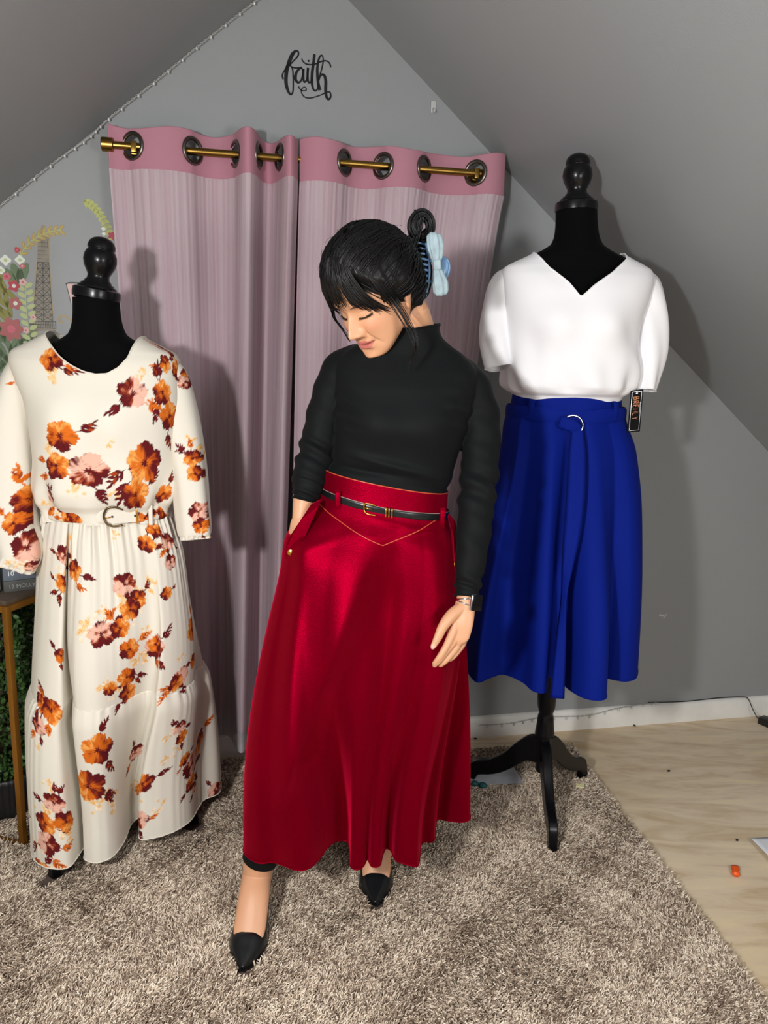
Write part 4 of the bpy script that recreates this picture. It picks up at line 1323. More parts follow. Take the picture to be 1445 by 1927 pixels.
L_ = w2h(co)
front = (L_[:, 1] < -.035) & (np.abs(L_[:, 0]) < .075) & (L_[:, 2] > -.12) & (L_[:, 2] < .09)
x, z = L_[:, 0], L_[:, 2]; ax = np.abs(x)
zc = -.0755 + 6.0 * x ** 2
ut = .0100 * np.clip(1 - (ax / .0265) ** 2, 0, 1) ** .7 - .0016 * np.exp(-(x / .003) ** 2)
lt = .0125 * np.clip(1 - (ax / .0255) ** 2, 0, 1) ** .8
lips = front & (z < zc + ut) & (z > zc - lt) & (ax < .0262)
blend(lips * .8, srgb(188, 96, 96))
blend((front & (np.abs(z - zc) < .0010) & (ax < .0275)) * .75, srgb(92, 38, 36))
blend(front * .28 * G(ax, z, .040, -.036, .018, .014), srgb(216, 128, 104))
blend(front * .35 * G(ax, z, .0062, -.0580, .003, .0022), srgb(96, 50, 40))
zl_ = -.0160 + 9 * (ax - .031) ** 2 + .06 * (ax - .031)
blend((front & (np.abs(z - zl_) < .0014 + .0008 * (ax > .034)) & (ax > .0175) & (ax < .0470)) * .95, srgb(24, 15, 14))
blend((front & (np.abs(z - (-.0015 - 14 * (ax - .031) ** 2)) < .0007) & (ax > .020) & (ax < .043)) * .45, srgb(110, 66, 48))
zb = .0130 - 8 * (ax - .034) ** 2
blend((front & (np.abs(z - zb) < .0032 * np.clip(1 - ((ax - .033) / .022) ** 2, 0, 1)) & (ax > .013) & (ax < .056)) * .8, srgb(36, 24, 20))
for c_, r_ in (((.1090, 1.494, .757), .0075),):
    dd = np.sqrt((((co - np.array(c_)) / np.array([1, .7, 1])) ** 2).sum(1))
    blend((dd < r_) * .55, srgb(236, 186, 176))
me.name = 'body'
ob = bpy.data.objects.new('body', me)
COL.objects.link(ob)
me.vertices.foreach_set('co', (co - np.array(person.location)).ravel())
at = me.color_attributes.new('Col', 'FLOAT_COLOR', 'POINT')
c4_ = np.ones((nv, 4), np.float32); c4_[:, :3] = colr
at.data.foreach_set('color', c4_.ravel())
me.polygons.foreach_set('use_smooth', [True] * len(me.polygons))
me.materials.clear(); me.materials.append(M['skin'])
me.update()
ob.parent = person

# lashes
mb = MB()
HB_ = BVHTree.FromPolygons([tuple(q_) for q_ in HP.reshape(-1, 3).tolist()], [tuple(int(i) for i in f) for f in grid_faces(*HP.shape[:2], True)])


def face_pt(x, z, off=0.0):
    h, nn, _, _ = HB_.ray_cast(Vector((x, -.3, z)), Vector((0, 1, 0)))
    if h is None: return np.array([x, -.05, z])
    if nn.y > 0: nn = -nn
    return np.array(h) + np.array(nn) * off


for sgn in (-1, 1):
    mb = MB()
    for k in range(16):
        a = .020 + .026 * k / 15
        p0 = face_pt(sgn * a, -.0160 + 9 * (a - .031) ** 2 + .06 * (a - .031), -.0002)
        o = np.array([sgn * (a - .030) * .25, -.0045, -.0036])
        mb.tube(h2w(np.array([p0, p0 + o * .6, p0 + o + np.array([0, 0, .0012])])), [.0005, .0004, .0001], 5)
    mb.build('eyelashes', M['hair'], person)

# ---------------------------------------------------------------- hair
def hair_line(ph):
    return np.interp(np.abs(ph), np.radians([0, 30, 48, 65, 80, 92, 104, 118, 132, 180]), [.066, .056, .030, .006, -.020, -.028, -.030, -.056, -.080, -.086])


nth, nz = 200, 80
th = np.linspace(-PI, PI, nth, endpoint=False)
V = np.zeros((nz, nth, 3))
zs_ = HP[:, 0, 2]
for i, q_ in enumerate(th):
    k = int(round((q_ % (2 * PI)) / (2 * PI) * 200)) % 200
    tgt = np.linspace(0, 1, nz) ** .9
    # move by arc length from the hairline to the crown
    i0 = np.searchsorted(zs_, hair_line(q_))
    pr = HP[i0:, k]
    L = np.concatenate([[0], np.cumsum(np.linalg.norm(np.diff(pr, axis=0), axis=1))])
    w = tgt * L[-1]
    V[:, i] = np.stack([np.interp(w, L, pr[:, j]) for j in range(3)], 1)
cen = np.array([0, .008, .012])
dirs = V - cen; dirs /= np.linalg.norm(dirs, axis=2, keepdims=True)
bk = np.clip(-np.cos(th), 0, 1)[None]                     # 1 at the back
edge_ = sstep(0, .22, np.linspace(0, 1, nz))[:, None]
thk = (.003 + edge_ * (.0125 + .007 * bk + .004 * np.abs(np.sin(th))[None]))
thk = thk + .010 * np.exp(-((np.abs(th) - 1.68) / .24) ** 2)[None] * sstep(0, .12, np.linspace(0, 1, nz))[:, None] * (1 - sstep(.3, .6, np.linspace(0, 1, nz)))[:, None]
thk = thk + .0006 * edge_ * np.sin(th * 40 + 3 * np.sin(np.linspace(0, 6, nz))[:, None]) + .0008 * edge_ * np.sin(th * 17)[None]
SHL = V + dirs * thk[..., None]
hair = MB()
hair.add(h2w(SHL).reshape(-1, 3), grid_faces(nz, nth, True).tolist() + [[(nz - 1) * nth + i for i in range(nth)]])
SB_ = BVHTree.FromPolygons([tuple(q_) for q_ in SHL.reshape(-1, 3).tolist()], [tuple(int(i) for i in f) for f in grid_faces(nz, nth, True)] + [tuple((nz - 1) * nth + i for i in range(nth))])


def shell(p, off):
    """push a head-frame point onto the hair surface"""
    d = Vector(p) - Vector(cen); d.normalize()
    h, _, _, _ = SB_.ray_cast(Vector(cen) + d * .4, -d)
    if h is None or (h - Vector(cen)).dot(d) < 0:
        h, _, _, _ = HB_.ray_cast(Vector(cen) + d * .4, -d)
    return np.array(h if h is not None else p) + np.array(d) * off


r1 = np.random.default_rng(4)
TG = np.array([.012, .118, .030])                         # where the hair is gathered
for _ in range(560):
    ph = r1.uniform(-PI, PI)
    k = int(((ph + PI) / (2 * PI)) * nth) % nth
    row = int(r1.uniform(0, .55) * nz) if abs(ph) < 2.2 else int(r1.uniform(0, .3) * nz)
    a = SHL[row, k]
    b = TG + r1.normal(0, 1, 3) * np.array([.014, .004, .022])
    t = np.linspace(0, 1, 18)
    mid = (a + b) / 2 + np.array([np.sign(a[0]) * .02, 0, .03 * (a[2] > 0)])
    pts = [(1 - q_) ** 2 * a + 2 * q_ * (1 - q_) * mid + q_ * q_ * b for q_ in t]
    of = r1.uniform(.0002, .0030)
    pts = np.array([shell(p, of * math.sin(PI * min(1, .1 + q_))) for p, q_ in zip(pts, t)])
    w = r1.uniform(.0010, .0026)
    hair.tube(h2w(pts), w * np.clip(np.sin(PI * (0.08 + .86 * t)) * 1.4, .25, 1), 5, cap=False, flat=.6)
# fringe: from the crown over the forehead, ends swept towards the temples
for i in range(118):
    e_ = float(np.clip((int(r1.integers(0, 25)) / 24 * 2.15 - 1) + r1.normal(0, .012), -1, 1.15))
    x0 = .022 * e_ + r1.normal(0, .004)
    xe = .064 * e_ + r1.normal(0, .0016); lift_ = r1.random()
    ze = .016 - .062 * max(0, abs(e_) - .45) ** 1.05 + r1.normal(0, .004)
    t = np.linspace(0, 1, 16)
    pts = []
    for q_ in t:
        xx = x0 + (xe - x0) * q_ ** 1.15
        zz = .100 + (ze - .100) * q_
        yy = -.055 - .035 * min(1, q_ * 1.6) + .045 * max(0, abs(xx) - .03) / .04
        d_ = Vector((xx, yy, zz)) - Vector(cen); d_.normalize()
        h_, _, _, _ = HB_.ray_cast(Vector(cen) + d_ * .4, -d_)
        p = np.array(h_) + np.array(d_) * np.interp(q_, [0, .3, .6, 1], [.0175, .0175, .0125, .0035 + .0045 * lift_])
        pts.append(p)
    pts = np.array(pts)
    pts[1:-1] = (pts[:-2] + 2 * pts[1:-1] + pts[2:]) / 4
    pts[1:-1] = (pts[:-2] + 2 * pts[1:-1] + pts[2:]) / 4
    w = r1.uniform(.0007, .0014) * (1.5 if abs(e_) > .6 else 1)
    hair.tube(h2w(pts), w * np.concatenate([np.linspace(1.3, 1, 8), np.linspace(1, .25, 8)]), 5, cap=False)
# side hair swept from the parting over the temples to the ears
for _ in range(120):
    sg_ = 1 if r1.random() < .6 else -1
    j = r1.random()
    a = np.array([sg_ * (.016 + .012 * r1.random()), -.062 + .02 * r1.random(), .100])
    b = np.array([sg_ * .074, -.052 + .050 * j, .002 - .020 * j + r1.normal(0, .004)])
    pts = []
    for q_ in np.linspace(0, 1, 16):
        p = a + (b - a) * q_ + np.array([sg_ * .03, -.012, .012]) * math.sin(PI * q_)
        d_ = Vector(p) - Vector(cen); d_.normalize()
        h_, _, _, _ = HB_.ray_cast(Vector(cen) + d_ * .4, -d_)
        pts.append(np.array(h_) + np.array(d_) * np.interp(q_, [0, .5, 1], [.0175, .0165, .008 + .004 * r1.random()]))
    pts = np.array(pts)
    hair.tube(h2w(pts), r1.uniform(.0011, .0018) * np.concatenate([np.linspace(1.1, 1, 8), np.linspace(1, .4, 8)]), 5, cap=False)
# long locks framing the face (world space)
for base_, n_, sp_r in (([tuple(h2w([.052, -.062, .058])), tuple(h2w([.0700, -.048, .026])), tuple(h2w([.0790, -.030, -.012])), (.0535, 1.545, 1.384), (.050, 1.556, 1.352), (.043, 1.562, 1.322)], 22, .0060),
                        ([tuple(h2w([-.056, -.070, .052])), tuple(h2w([-.070, -.062, .022])), tuple(h2w([-.074, -.062, -.006])), (-.112, 1.620, 1.425), (-.090, 1.600, 1.397), (-.076, 1.590, 1.376)], 14, .0035)):
    for _ in range(n_):
        j = r1.normal(0, sp_r, 3); j2 = r1.normal(0, sp_r * .5, 3)
        B_ = np.array(base_)
        w_ = np.linspace(0, 1, len(B_))[:, None]
        q_ = spline(B_ + j * (1 - w_) + j2 * w_, 22)
        cut = int(r1.integers(15, 23))
        hair.tube(q_[:cut], np.linspace(.0014, .0004, cut), 5, cap=False)
# looped bun above the clip
up_w = np.array([.02, .02, 1.0]); rt = np.array([1.0, .25, 0])
bc = np.array([.064, 1.685, 1.612])
for _ in range(90):
    a0 = r1.uniform(0, 1)
    jj = np.clip(r1.normal(0, .0042, 2), -.007, .007)
    t = np.linspace(-.5, 1.28, 30) * PI
    R_ = .020 + jj[0]
    pts = np.array([bc + rt * (R_ * math.cos(q_)) + np.array([0, 0, 1]) * (R_ * 1.22 * math.sin(q_) + .012) + np.array([-.2, 1, 0]) * jj[1] * 1.3 for q_ in t])
    hair.tube(pts, .0019, 5, cap=False)
for _ in range(110):
    j = np.clip(r1.normal(0, 1, 3), -1.5, 1.5) * np.array([.007, .006, .003])
    q_ = spline(np.array([(.040, 1.690, 1.572), (.050, 1.690, 1.602), (.056, 1.688, 1.632), (.060, 1.686, 1.652)]) + j, 14)
    hair.tube(q_, np.linspace(.0026, .0018, 14), 5, cap=False)
for _ in range(60):
    j = r1.normal(0, 1, 3) * np.array([.006, .008, .010])
    q_ = spline(np.array([(.030, 1.690, 1.545), (.052, 1.700, 1.575), (.070, 1.705, 1.590), (.080, 1.70, 1.60)]) + j, 12)
    hair.tube(q_, .0022, 5, cap=False)
# coil of hair held by the claw
for _ in range(90):
    j = r1.normal(0, 1, 3) * np.array([.005, .006, .012])
    q_ = spline(np.array([(.030, 1.688, 1.555), (.058, 1.690, 1.560), (.076, 1.692, 1.538), (.076, 1.690, 1.508), (.060, 1.684, 1.490)]) + j, 16)
    hair.tube(q_, .0024, 5, cap=False)
# flyaways
for _ in range(36):
    k = int(r1.integers(0, nth)); row = int(r1.uniform(.2, .9) * nz)
    a = SHL[row, k]; d = a - cen; d /= np.linalg.norm(d)
    tng = np.cross(d, r1.normal(0, 1, 3)); tng /= np.linalg.norm(tng)
    L = r1.uniform(.02, .045)
    pts = [a, a + tng * L * .5 + d * .006, a + tng * L + d * r1.uniform(-.002, .008)]
    hair.tube(h2w(spline(pts, 8)), [.00032] * 8, 4, cap=False)
hair.build('hair', M['hair'], person)

# claw clip with a fabric bow
clip = MB()
cs = spline([(.074, 1.694, 1.594), (.081, 1.682, 1.562), (.084, 1.676, 1.530), (.082, 1.682, 1.500), (.077, 1.694, 1.478)], 24)
clip.tube(cs, .0060, 10, flat=.5)
for k in range(1, 23, 2):
    clip.tube([cs[k], cs[k] + np.array([-.012, -.010, .001]), cs[k] + np.array([-.020, -.006, .002])], [.0028, .0024, .0016], 8)
clip.tube(spline([(.084, 1.678, 1.552), (.106, 1.692, 1.563), (.122, 1.700, 1.557), (.126, 1.700, 1.540), (.117, 1.696, 1.520), (.085, 1.682, 1.510)], 30), .0066, 10, flat=.55)
clip.ball((.113, 1.692, 1.540), (.0125, .0045, .0215), 18, np.array(Matrix.Rotation(.15, 3, 'Y')))
co_ = clip.build('claw_clip', M['clip'], person)
for sg_, path, rad in ((1, [(.0990, 1.668, 1.545), (.0980, 1.664, 1.562), (.0950, 1.662, 1.582), (.0915, 1.665, 1.601), (.090, 1.670, 1.606)], [.0075, .0125, .0165, .0150, .007]),
                       (-1, [(.0990, 1.668, 1.543), (.1030, 1.664, 1.525), (.1080, 1.662, 1.506), (.1100, 1.665, 1.489), (.1095, 1.670, 1.484)], [.0075, .0115, .0160, .0155, .008])):
    Vb, _ = tube_mesh(path, rad, 40, 30, [.5, .5, .5, .5, .5], wr=lambda t, q_: .0026 * np.sin(q_ * 7 + 1) * np.sin(PI * t) ** .6, up=(0.3, -1, 0))
    m2 = MB(); close_grid(m2, Vb); m2.build('bow_loop', M['denim'], co_)
MB().box((.0992, 1.663, 1.5435), (.017, .016, .023), np.array(Matrix.Rotation(-.08, 3, 'Y')), .005).build('bow_knot', M['denim'], co_)

# ---------------------------------------------------------------- black top
pst = [(1.000, .003, .132, .094, .088), (1.055, .004, .131, .094, .086), (1.10, .013, .1335, .098, .088), (1.15, .022, .138, .102, .093), (1.21, .034, .148, .106, .098), (1.28, .041, .158, .098, .094), (1.315, .042, .160, .084, .086),
       (1.338, .038, .150, .072, .076), (1.357, .034, .134, .064, .068), (1.372, .034, .112, .060, .063), (1.384, .040, .090, .057, .060), (1.394, .049, .070, .0545, .057), (1.403, .055, .0590, .0525, .054), (1.412, .0575, .0545, .0510, .052), (1.43, .0585, .0520, .0500, .051), (1.46, .0585, .0510, .0495, .05)]


def wr_top(x, z, th):
    a = .0085 * np.exp(-((z - 1.125 + .09 * (x - .02)) / .010) ** 2) * np.exp(-((x - .02) / .10) ** 2)
    b_ = .0065 * np.exp(-((z - 1.105 - .06 * x) / .008) ** 2) * np.exp(-((x + .04) / .09) ** 2)
    c_ = .0040 * np.sin((z * 3 + x) * 60) * np.exp(-((np.abs(x - .034) - .125) / .03) ** 2) * np.exp(-((z - 1.235) / .05) ** 2)
    w = .0030 * np.sin(z * 130 + 9 * x) * np.exp(-((z - 1.075) / .03) ** 2)
    return a - b_ + c_ + w


TP = Torso(pst, 1.69, bumps=[(-.028, 1.208, .056, .052, .020), (.100, 1.208, .056, .052, .020), (.036, 1.205, .05, .03, .006)], shear=hip_tilt, wr=wr_top)
topf = lambda x: np.interp(x, [.0, .055, .11], [1.412, 1.410, 1.420])
P, th_, tp_ = TP.grid(220, 190, topf, lambda x: np.full_like(np.asarray(x, float), 1.424))
def wr_slv(t, q_):
    w = .0032 * np.sin(t * 95 + 2 * np.sin(q_)) * (np.exp(-((t - .55) / .10) ** 2) + .6 * np.exp(-((t - .93) / .10) ** 2)) + .0016 * np.sin(t * 60 + q_ * 2)
    return w + .0022 * np.sin(q_ * 3 + t * 14) * np.exp(-((t - .12) / .12) ** 2)


shells = MB()
close_grid(shells, P)
CUFFS = []
for path, rad in ((ARM_L, [.047, .0475, .0455, .0425, .0405, .037, .030, .0245]), (ARM_R[:-2] + [(-.172, 1.647, 1.058), (-.177, 1.642, 1.036)], [.047, .0475, .0445, .041, .0375, .032, .0255])):
    Vs, _ = tube_mesh(path, rad, 60, 220, wr=wr_slv)
    close_grid(shells, Vs)
    CUFFS.append(Vs[-1])
tmp = shells.build('top_shells', None)
rm = tmp.modifiers.new('r', 'REMESH'); rm.mode = 'VOXEL'; rm.voxel_size = 0.0020
sm = tmp.modifiers.new('s', 'SMOOTH'); sm.iterations = 4; sm.factor = 0.5
me = bpy.data.meshes.new_from_object(tmp.evaluated_get(bpy.context.evaluated_depsgraph_get()))
bpy.data.objects.remove(tmp)
me.name = 'top'
me.transform(Matrix.Translation(-person.location))
me.polygons.foreach_set('use_smooth', [True] * len(me.polygons))
me.materials.clear(); me.materials.append(M['knit'])
top = bpy.data.objects.new('top', me); COL.objects.link(top); top.parent = person
hem_edge(P[-1], .0022, 'collar_edge', M['knit'], top)
for c_ in CUFFS:
    hem_edge(c_, .0016, 'cuff', M['knit'], top)

# ---------------------------------------------------------------- red velvet skirt
rst = [(1.080, .003, .1410, .1060, .094), (1.044, .001, .1420, .1070, .098), (1.001, -.002, .1530, .114, .108), (.957, -.010, .1810, .126, .128), (.906, -.020, .200, .134, .145), (.852, -.023, .208, .140, .155), (.742, -.027, .225, .155, .175), (.576, -.031, .242, .175, .20), (.393, -.035, .258, .19, .23), (.20, -.040, .270, .20, .26)]
rhem = [(-.318, 1.70), (-.316, 1.630), (-.308, 1.588), (-.272, 1.562), (-.234, 1.562), (-.182, 1.527), (-.154, 1.528), (-.133, 1.562), (-.114, 1.616), (-.092, 1.646), (-.068, 1.646), (-.061, 1.600), (-.058, 1.560), (-.043, 1.546), (-.028, 1.556), (-.019, 1.580), (-.008, 1.553), (.010, 1.552), (.016, 1.585), (.024, 1.612), (.037, 1.600), (.048, 1.566), (.080, 1.552), (.098, 1.556), (.105, 1.600), (.112, 1.645), (.134, 1.655), (.145, 1.672), (.150, 1.720), (.158, 1.752),
        (.188, 1.741), (.222, 1.730), (.240, 1.748), (.236, 1.82), (.250, 1.88), (.19, 1.93), (.16, 1.99), (.09, 1.975), (.03, 2.03), (-.05, 1.99), (-.12, 2.02), (-.19, 1.95), (-.26, 1.93), (-.285, 1.84), (-.335, 1.78)]


def leg_ridge(P, t):
    x, y, z = P[..., 0], P[..., 1], P[..., 2]
    xr = cat([.2, .35, .55, .75, .9, 1.0], [-.26, -.235, -.165, -.100, -.055, -.03], z)
    A = cat([.2, .35, .55, .75, .88, .97, 1.02], [.0, .036, .066, .064, .040, .012, 0], z)
    d = x - xr
    w = np.where(d < 0, np.exp(-(d / .12) ** 2), np.exp(-(d / .042) ** 2))
    fr = (y < PY).astype(float)
    y2 = y - A * w * fr
    # hollow between the legs
    xv = cat([.2, .5, .8, .95], [.0, .0, .005, .0], z)
    Av = cat([.2, .5, .8, .93, .97], [.0, .026, .034, .012, 0], z)
    y2 = y2 + Av * np.exp(-((x - xv) / .055) ** 2) * fr
    # right thigh
    xt = cat([.2, .6, .95], [.15, .12, .100], z); At = cat([.2, .5, .8, .95, 1.0], [0, .006, .016, .012, 0], z)
    y2 = y2 - At * np.exp(-((x - xt) / .045) ** 2) * fr
    # soft drag lines in the yoke
    y2 = y2 - fr * (.0035 * np.exp(-((z - 1.000 - .10 * np.abs(x - .06)) / .007) ** 2) * np.exp(-((x - .06) / .07) ** 2)
                    + .0025 * np.exp(-((z - .985 - .25 * (x - .02)) / .006) ** 2) * np.exp(-((x - .08) / .06) ** 2)
                    + .0030 * np.exp(-((z - .940 - .5 * (x + .12)) / .010) ** 2) * np.exp(-((x + .14) / .05) ** 2))
    P[..., 1] = y2
    sd_ = np.clip(-(x + .09) / .09, 0, 1)
    P[..., 0] = x - .005 * sd_ * np.exp(-((z - .920) / .045) ** 2)
    P[..., 1] -= .018 * np.exp(-((x + .180) / .06) ** 2) * np.exp(-((z - .905) / .060) ** 2) * fr
    return P


P, ang, z = drape(rst, 1.69, rhem, .20, 900, 300, blend=(.80, .04), power=1.35, sigma=.040, extra=leg_ridge, shear=hip_tilt,
                  hemz=lambda X, Y: .006 * np.sin(X * 30))
skirt = new_mesh('skirt', P.reshape(-1, 3), grid_faces(300, 900, True), M['velvet'], person)
hem_edge(P[-1], .0016, 'hem', M['velvet'], skirt)
RSK = bvh_of(P)


def on_skirt(pts, off, n=40):
    out = []
    for x, z in spline(np.array(pts), n):
        h, nn = front_hit(RSK, x, z)
        if h is not None: out.append(h + nn * off)
    return np.array(out)


seamL = on_skirt([(-.146, 1.030), (-.105, 1.008), (-.060, .984), (-.001, .957)], .0004)
seamR = on_skirt([(-.001, .957), (.040, .972), (.085, .990), (.138, 1.016)], .0004)
MB().tube(np.vstack([seamL, seamR[1:]]), .0011, 6).build('yoke_piping', M['thread'], skirt)
MB().tube(on_skirt([(-.001, .957), (-.003, .935), (-.004, .915)], .0002, 14), .0007, 6).build('center_seam', M['velvet'], skirt)
MB().tube(P[0].tolist() + [P[0][0]], .0013, 6, cap=False).build('waist_piping', M['thread'], skirt)

# pocket flaps with their gold buttons
for pts, but in (([(-.137, 1.044, 1.612), (-.158, 1.034, 1.606), (-.180, 1.000, 1.598), (-.204, .962, 1.598), (-.214, .930, 1.606), (-.213, .905, 1.612), (-.192, .908, 1.594), (-.172, .962, 1.582), (-.140, 1.034, 1.590)], (-.200, .928, 1.5985)),
                 ([(.143, 1.016, 1.628), (.158, .998, 1.634), (.167, .962, 1.634), (.170, .895, 1.634), (.160, .889, 1.622), (.153, .970, 1.612), (.139, 1.012, 1.610)], (.164, .905, 1.622))):
    q_ = np.array([(a, c_, b_) for a, b_, c_ in pts])
    n_ = len(q_)
    V = np.vstack([q_ + np.array([0, -.003, 0]), q_ + np.array([0, .004, 0])])
    F = [list(range(n_)), list(range(n_, 2 * n_))[::-1]] + [[i, n_ + i, n_ + (i + 1) % n_, (i + 1) % n_] for i in range(n_)]
    fl_ = new_mesh('pocket_flap', V, F, M['velvet'], skirt, False)
    smooth_by_angle(fl_)
    m2 = MB().lathe([(.0075, 0), (.0080, .0015), (.0066, .003), (.0052, .0026), (.004, .0035), (.0005, .0042)], (but[0], but[1] - 0.0 if False else but[2] - .004, but[1]) if False else (but[0], but[2] - .003, but[1]), 24,
                    np.array([[1, 0, 0], [0, 0, -1], [0, 1, 0]]))
    m2.build('button', M['gold'], person)

# belt
bth = np.linspace(-PI, PI, 200, endpoint=False)
ze = lambda x, y, t: 0 * x
V = band(.001, 1.69, .1465, .1095, .1015, 1.018, 1.034, th=bth, lift=.0016, rows=8, expo=2.1)
V[..., 2] += hip_tilt(V[..., 0], V[..., 2]) + .004 * np.abs(V[..., 0] - .0) / .14
belt = new_mesh('belt', V.reshape(-1, 3), grid_faces(8, 200, True), M['black_leather'], person)
M['edge_pale'] = mat('pale_leather_edge', srgb(168, 150, 140), .5)
MB().tube(V[-1].tolist() + [V[-1][0]], .0007, 6, cap=False).build('belt_edge', M['edge_pale'], belt)
BB = bvh_of(V)


def on_belt(x, dz, off):
    zc_ = 1.026 + hip_tilt(np.array(x), np.array(1.026)) + .004 * abs(x) / .14
    h, nn = front_hit(BB, x, float(zc_))
    return np.array([x, h[1] - off, float(zc_) + dz])


fr = [on_belt(x_, d_, .004) for x_, d_ in ((-.018, .010), (-.030, .011), (-.040, .009), (-.043, 0), (-.040, -.010), (-.030, -.012), (-.018, -.011))]
MB().tube(spline(fr, 40), .0018, 8).build('buckle', M['gold'], belt)
MB().tube([on_belt(-.043, 0, .005), on_belt(-.034, .0005, .006), on_belt(-.026, 0, .004)], .0012, 8).build('prong', M['gold'], belt)
for x_ in (.004, .0105, .017):
    MB().tube(spline([on_belt(x_, .0105, .001), on_belt(x_, .008, .0042), on_belt(x_, -.008, .0042), on_belt(x_, -.0105, .001)], 14), .0018, 8).build('keeper', M['gold'], belt)
for x_ in (-.075, .055, .092):
    MB().ball(on_belt(x_, 0, .0015), (.0014, .0008, .0014), 8).build('hole', M['black'], belt)
for x_ in (-.100, .129):
    a = on_belt(x_, .019, .000); b_ = on_belt(x_, .014, .006); c_ = on_belt(x_, -.014, .006); d_ = on_belt(x_, -.024, .001)
    MB().tube(spline([a, b_, c_, d_], 20), .0062, 10, flat=.3, up=(0, -1, 0)).build('belt_loop', M['velvet'], person)

# ---------------------------------------------------------------- watch
wr = MB()
wc = np.array([.1815, 1.554, .842])
ax_ = np.array([.10, .20, 1.0]); ax_ /= np.linalg.norm(ax_)
e1 = np.array([1, -.25, 0]); e1 -= ax_ * (e1 @ ax_); e1 /= np.linalg.norm(e1)
e2 = np.cross(ax_, e1)
for s_ in (-1, 1):
    q_ = [wc + e1 * (.0225 * math.cos(t)) + e2 * (.0215 * math.sin(t)) + ax_ * (.0105 * s_ * (math.cos(t) * .5 + .5)) for t in np.linspace(.35, 2 * PI - .35, 50)]
    wr.tube(q_, .0019, 8)
watch = wr.build('watch', M['silver'], person)
fd = np.array([.64, -.77, 0.]); fd -= ax_ * (fd @ ax_); fd /= np.linalg.norm(fd)
sd = np.cross(ax_, fd)
Rw_ = np.stack([fd, sd, ax_], 1)
cc = wc + fd * .0265
MB().box(cc, (.0085, .031, .035), Rw_, .0035).build('watch_case', M['silver'], watch)
MB().box(cc + fd * .0040, (.0040, .0300, .0340), Rw_, .0018).build('watch_glass', M['black_gloss'], watch)
MB().lathe([(.0028, -.0012), (.0030, 0), (.0028, .0012)], cc + sd * .016 + ax_ * .006, 14, np.stack([ax_, fd, sd], 1)).build('crown_button', M['silver'], watch)

# ---------------------------------------------------------------- shoes, leggings
def pump(ox, oy, yawd):
    """pointed court shoe; s runs from the toe (0) to the heel (1) along +y"""
    Rz = np.array(Matrix.Rotation(math.radians(yawd), 3, 'Z'))
    L = .208
    n = 64
    s = np.linspace(0, 1, n)
    w = cat([0, .04, .12, .24, .36, .5, .68, .85, .95, 1.0], [.0025, .0095, .0225, .0380, .0445, .0410, .0340, .0330, .028, .012], s)
    so = cat([0, .2, .34, .5, .7, .85, 1], [.019, .017, .019, .034, .057, .069, .072], s)
    hh = cat([0, .06, .18, .32, .40, .5, .7, .88, 1], [.008, .016, .030, .042, .042, .034, .034, .046, .052], s)
    thc = np.where(s < .33, PI / 2, np.where(s > .50, PI * .30, PI * .30 + (PI / 2 - PI * .30) * (1 - np.sqrt(np.clip(1 - (1 - np.clip((s - .33) / .17, 0, 1)) ** 2, 0, 1)))))
    up_ = MB()
    V = []
    for i in range(n):
        row = []
        for t in np.linspace(-1, 1, 31):
            a = thc[i] * t
            a2 = (PI / 2 - abs(a)) if False else None
            side = -1 if t < 0 else 1
            ang_ = thc[i] * (1 - abs(t))
            row.append((side * w[i] * max(math.cos(ang_), 0) ** .8, s[i] * L, so[i] + hh[i] * math.sin(ang_)))
        V.append(row)
    V = np.array(V)
    F = grid_faces(n, 31)
    col_ = F[:, 0] % 31; row_ = F[:, 0] // 31
    gap_ = (thc[np.minimum(row_ + 1, n - 1)] < PI / 2 - .02) & ((col_ == 14) | (col_ == 15))
    up_.add(V.reshape(-1, 3) @ Rz.T + np.array([ox, oy, 0]), F[~gap_][:, ::-1])
    o = up_.build('shoe', M['black_leather'], person)
    md = o.modifiers.new('thick', 'SOLIDIFY'); md.thickness = .0018; md.offset = 1
    sl = MB()
    V = []
    for i in range(n):
        for x_, dz in ((-1, 0), (1, 0), (1, -.004), (-1, -.004)):
            V.append((x_ * (w[i] + .001), s[i] * L, so[i] + dz))
    sl.add(np.array(V) @ Rz.T + np.array([ox, oy, 0]), grid_faces(n, 4, True).tolist() + [[0, 1, 2, 3], [4 * n - 1, 4 * n - 2, 4 * n - 3, 4 * n - 4]])
    smooth_by_angle(sl.build('sole', M['black'], o))
    hl = MB()
    pr = [(.020, .0215, .069), (.016, .016, .054), (.0105, .010, .032), (.0085, .008, .012), (.0085, .008, .003)]
    V = np.array([[(a_ * math.cos(t), L * .90 + b_ * math.sin(t) + .004, z_) for t in np.linspace(0, 2 * PI, 20, endpoint=False)] for a_, b_, z_ in pr])
    V2 = MB(); close_grid(V2, V[::-1])
    hl.add(np.vstack(V2.v) @ Rz.T + np.array([ox, oy, 0]), V2.f)
    hl.build('heel', M['black_leather'], o)


pump(-.287, 1.437, 0.0)
pump(.002, 1.652, 0.0)
for c_ in (((-.236, 1.625, .29), (-.262, 1.622, .215), (-.278, 1.622, .160)), ((.014, 1.82, .28), (.008, 1.832, .24), (.007, 1.835, .205))):
    Vl, _ = tube_mesh(c_, [.049, .045, .0425], 40, 24)
    new_mesh('legging', Vl.reshape(-1, 3), grid_faces(24, 40, True), M['knit'], person)
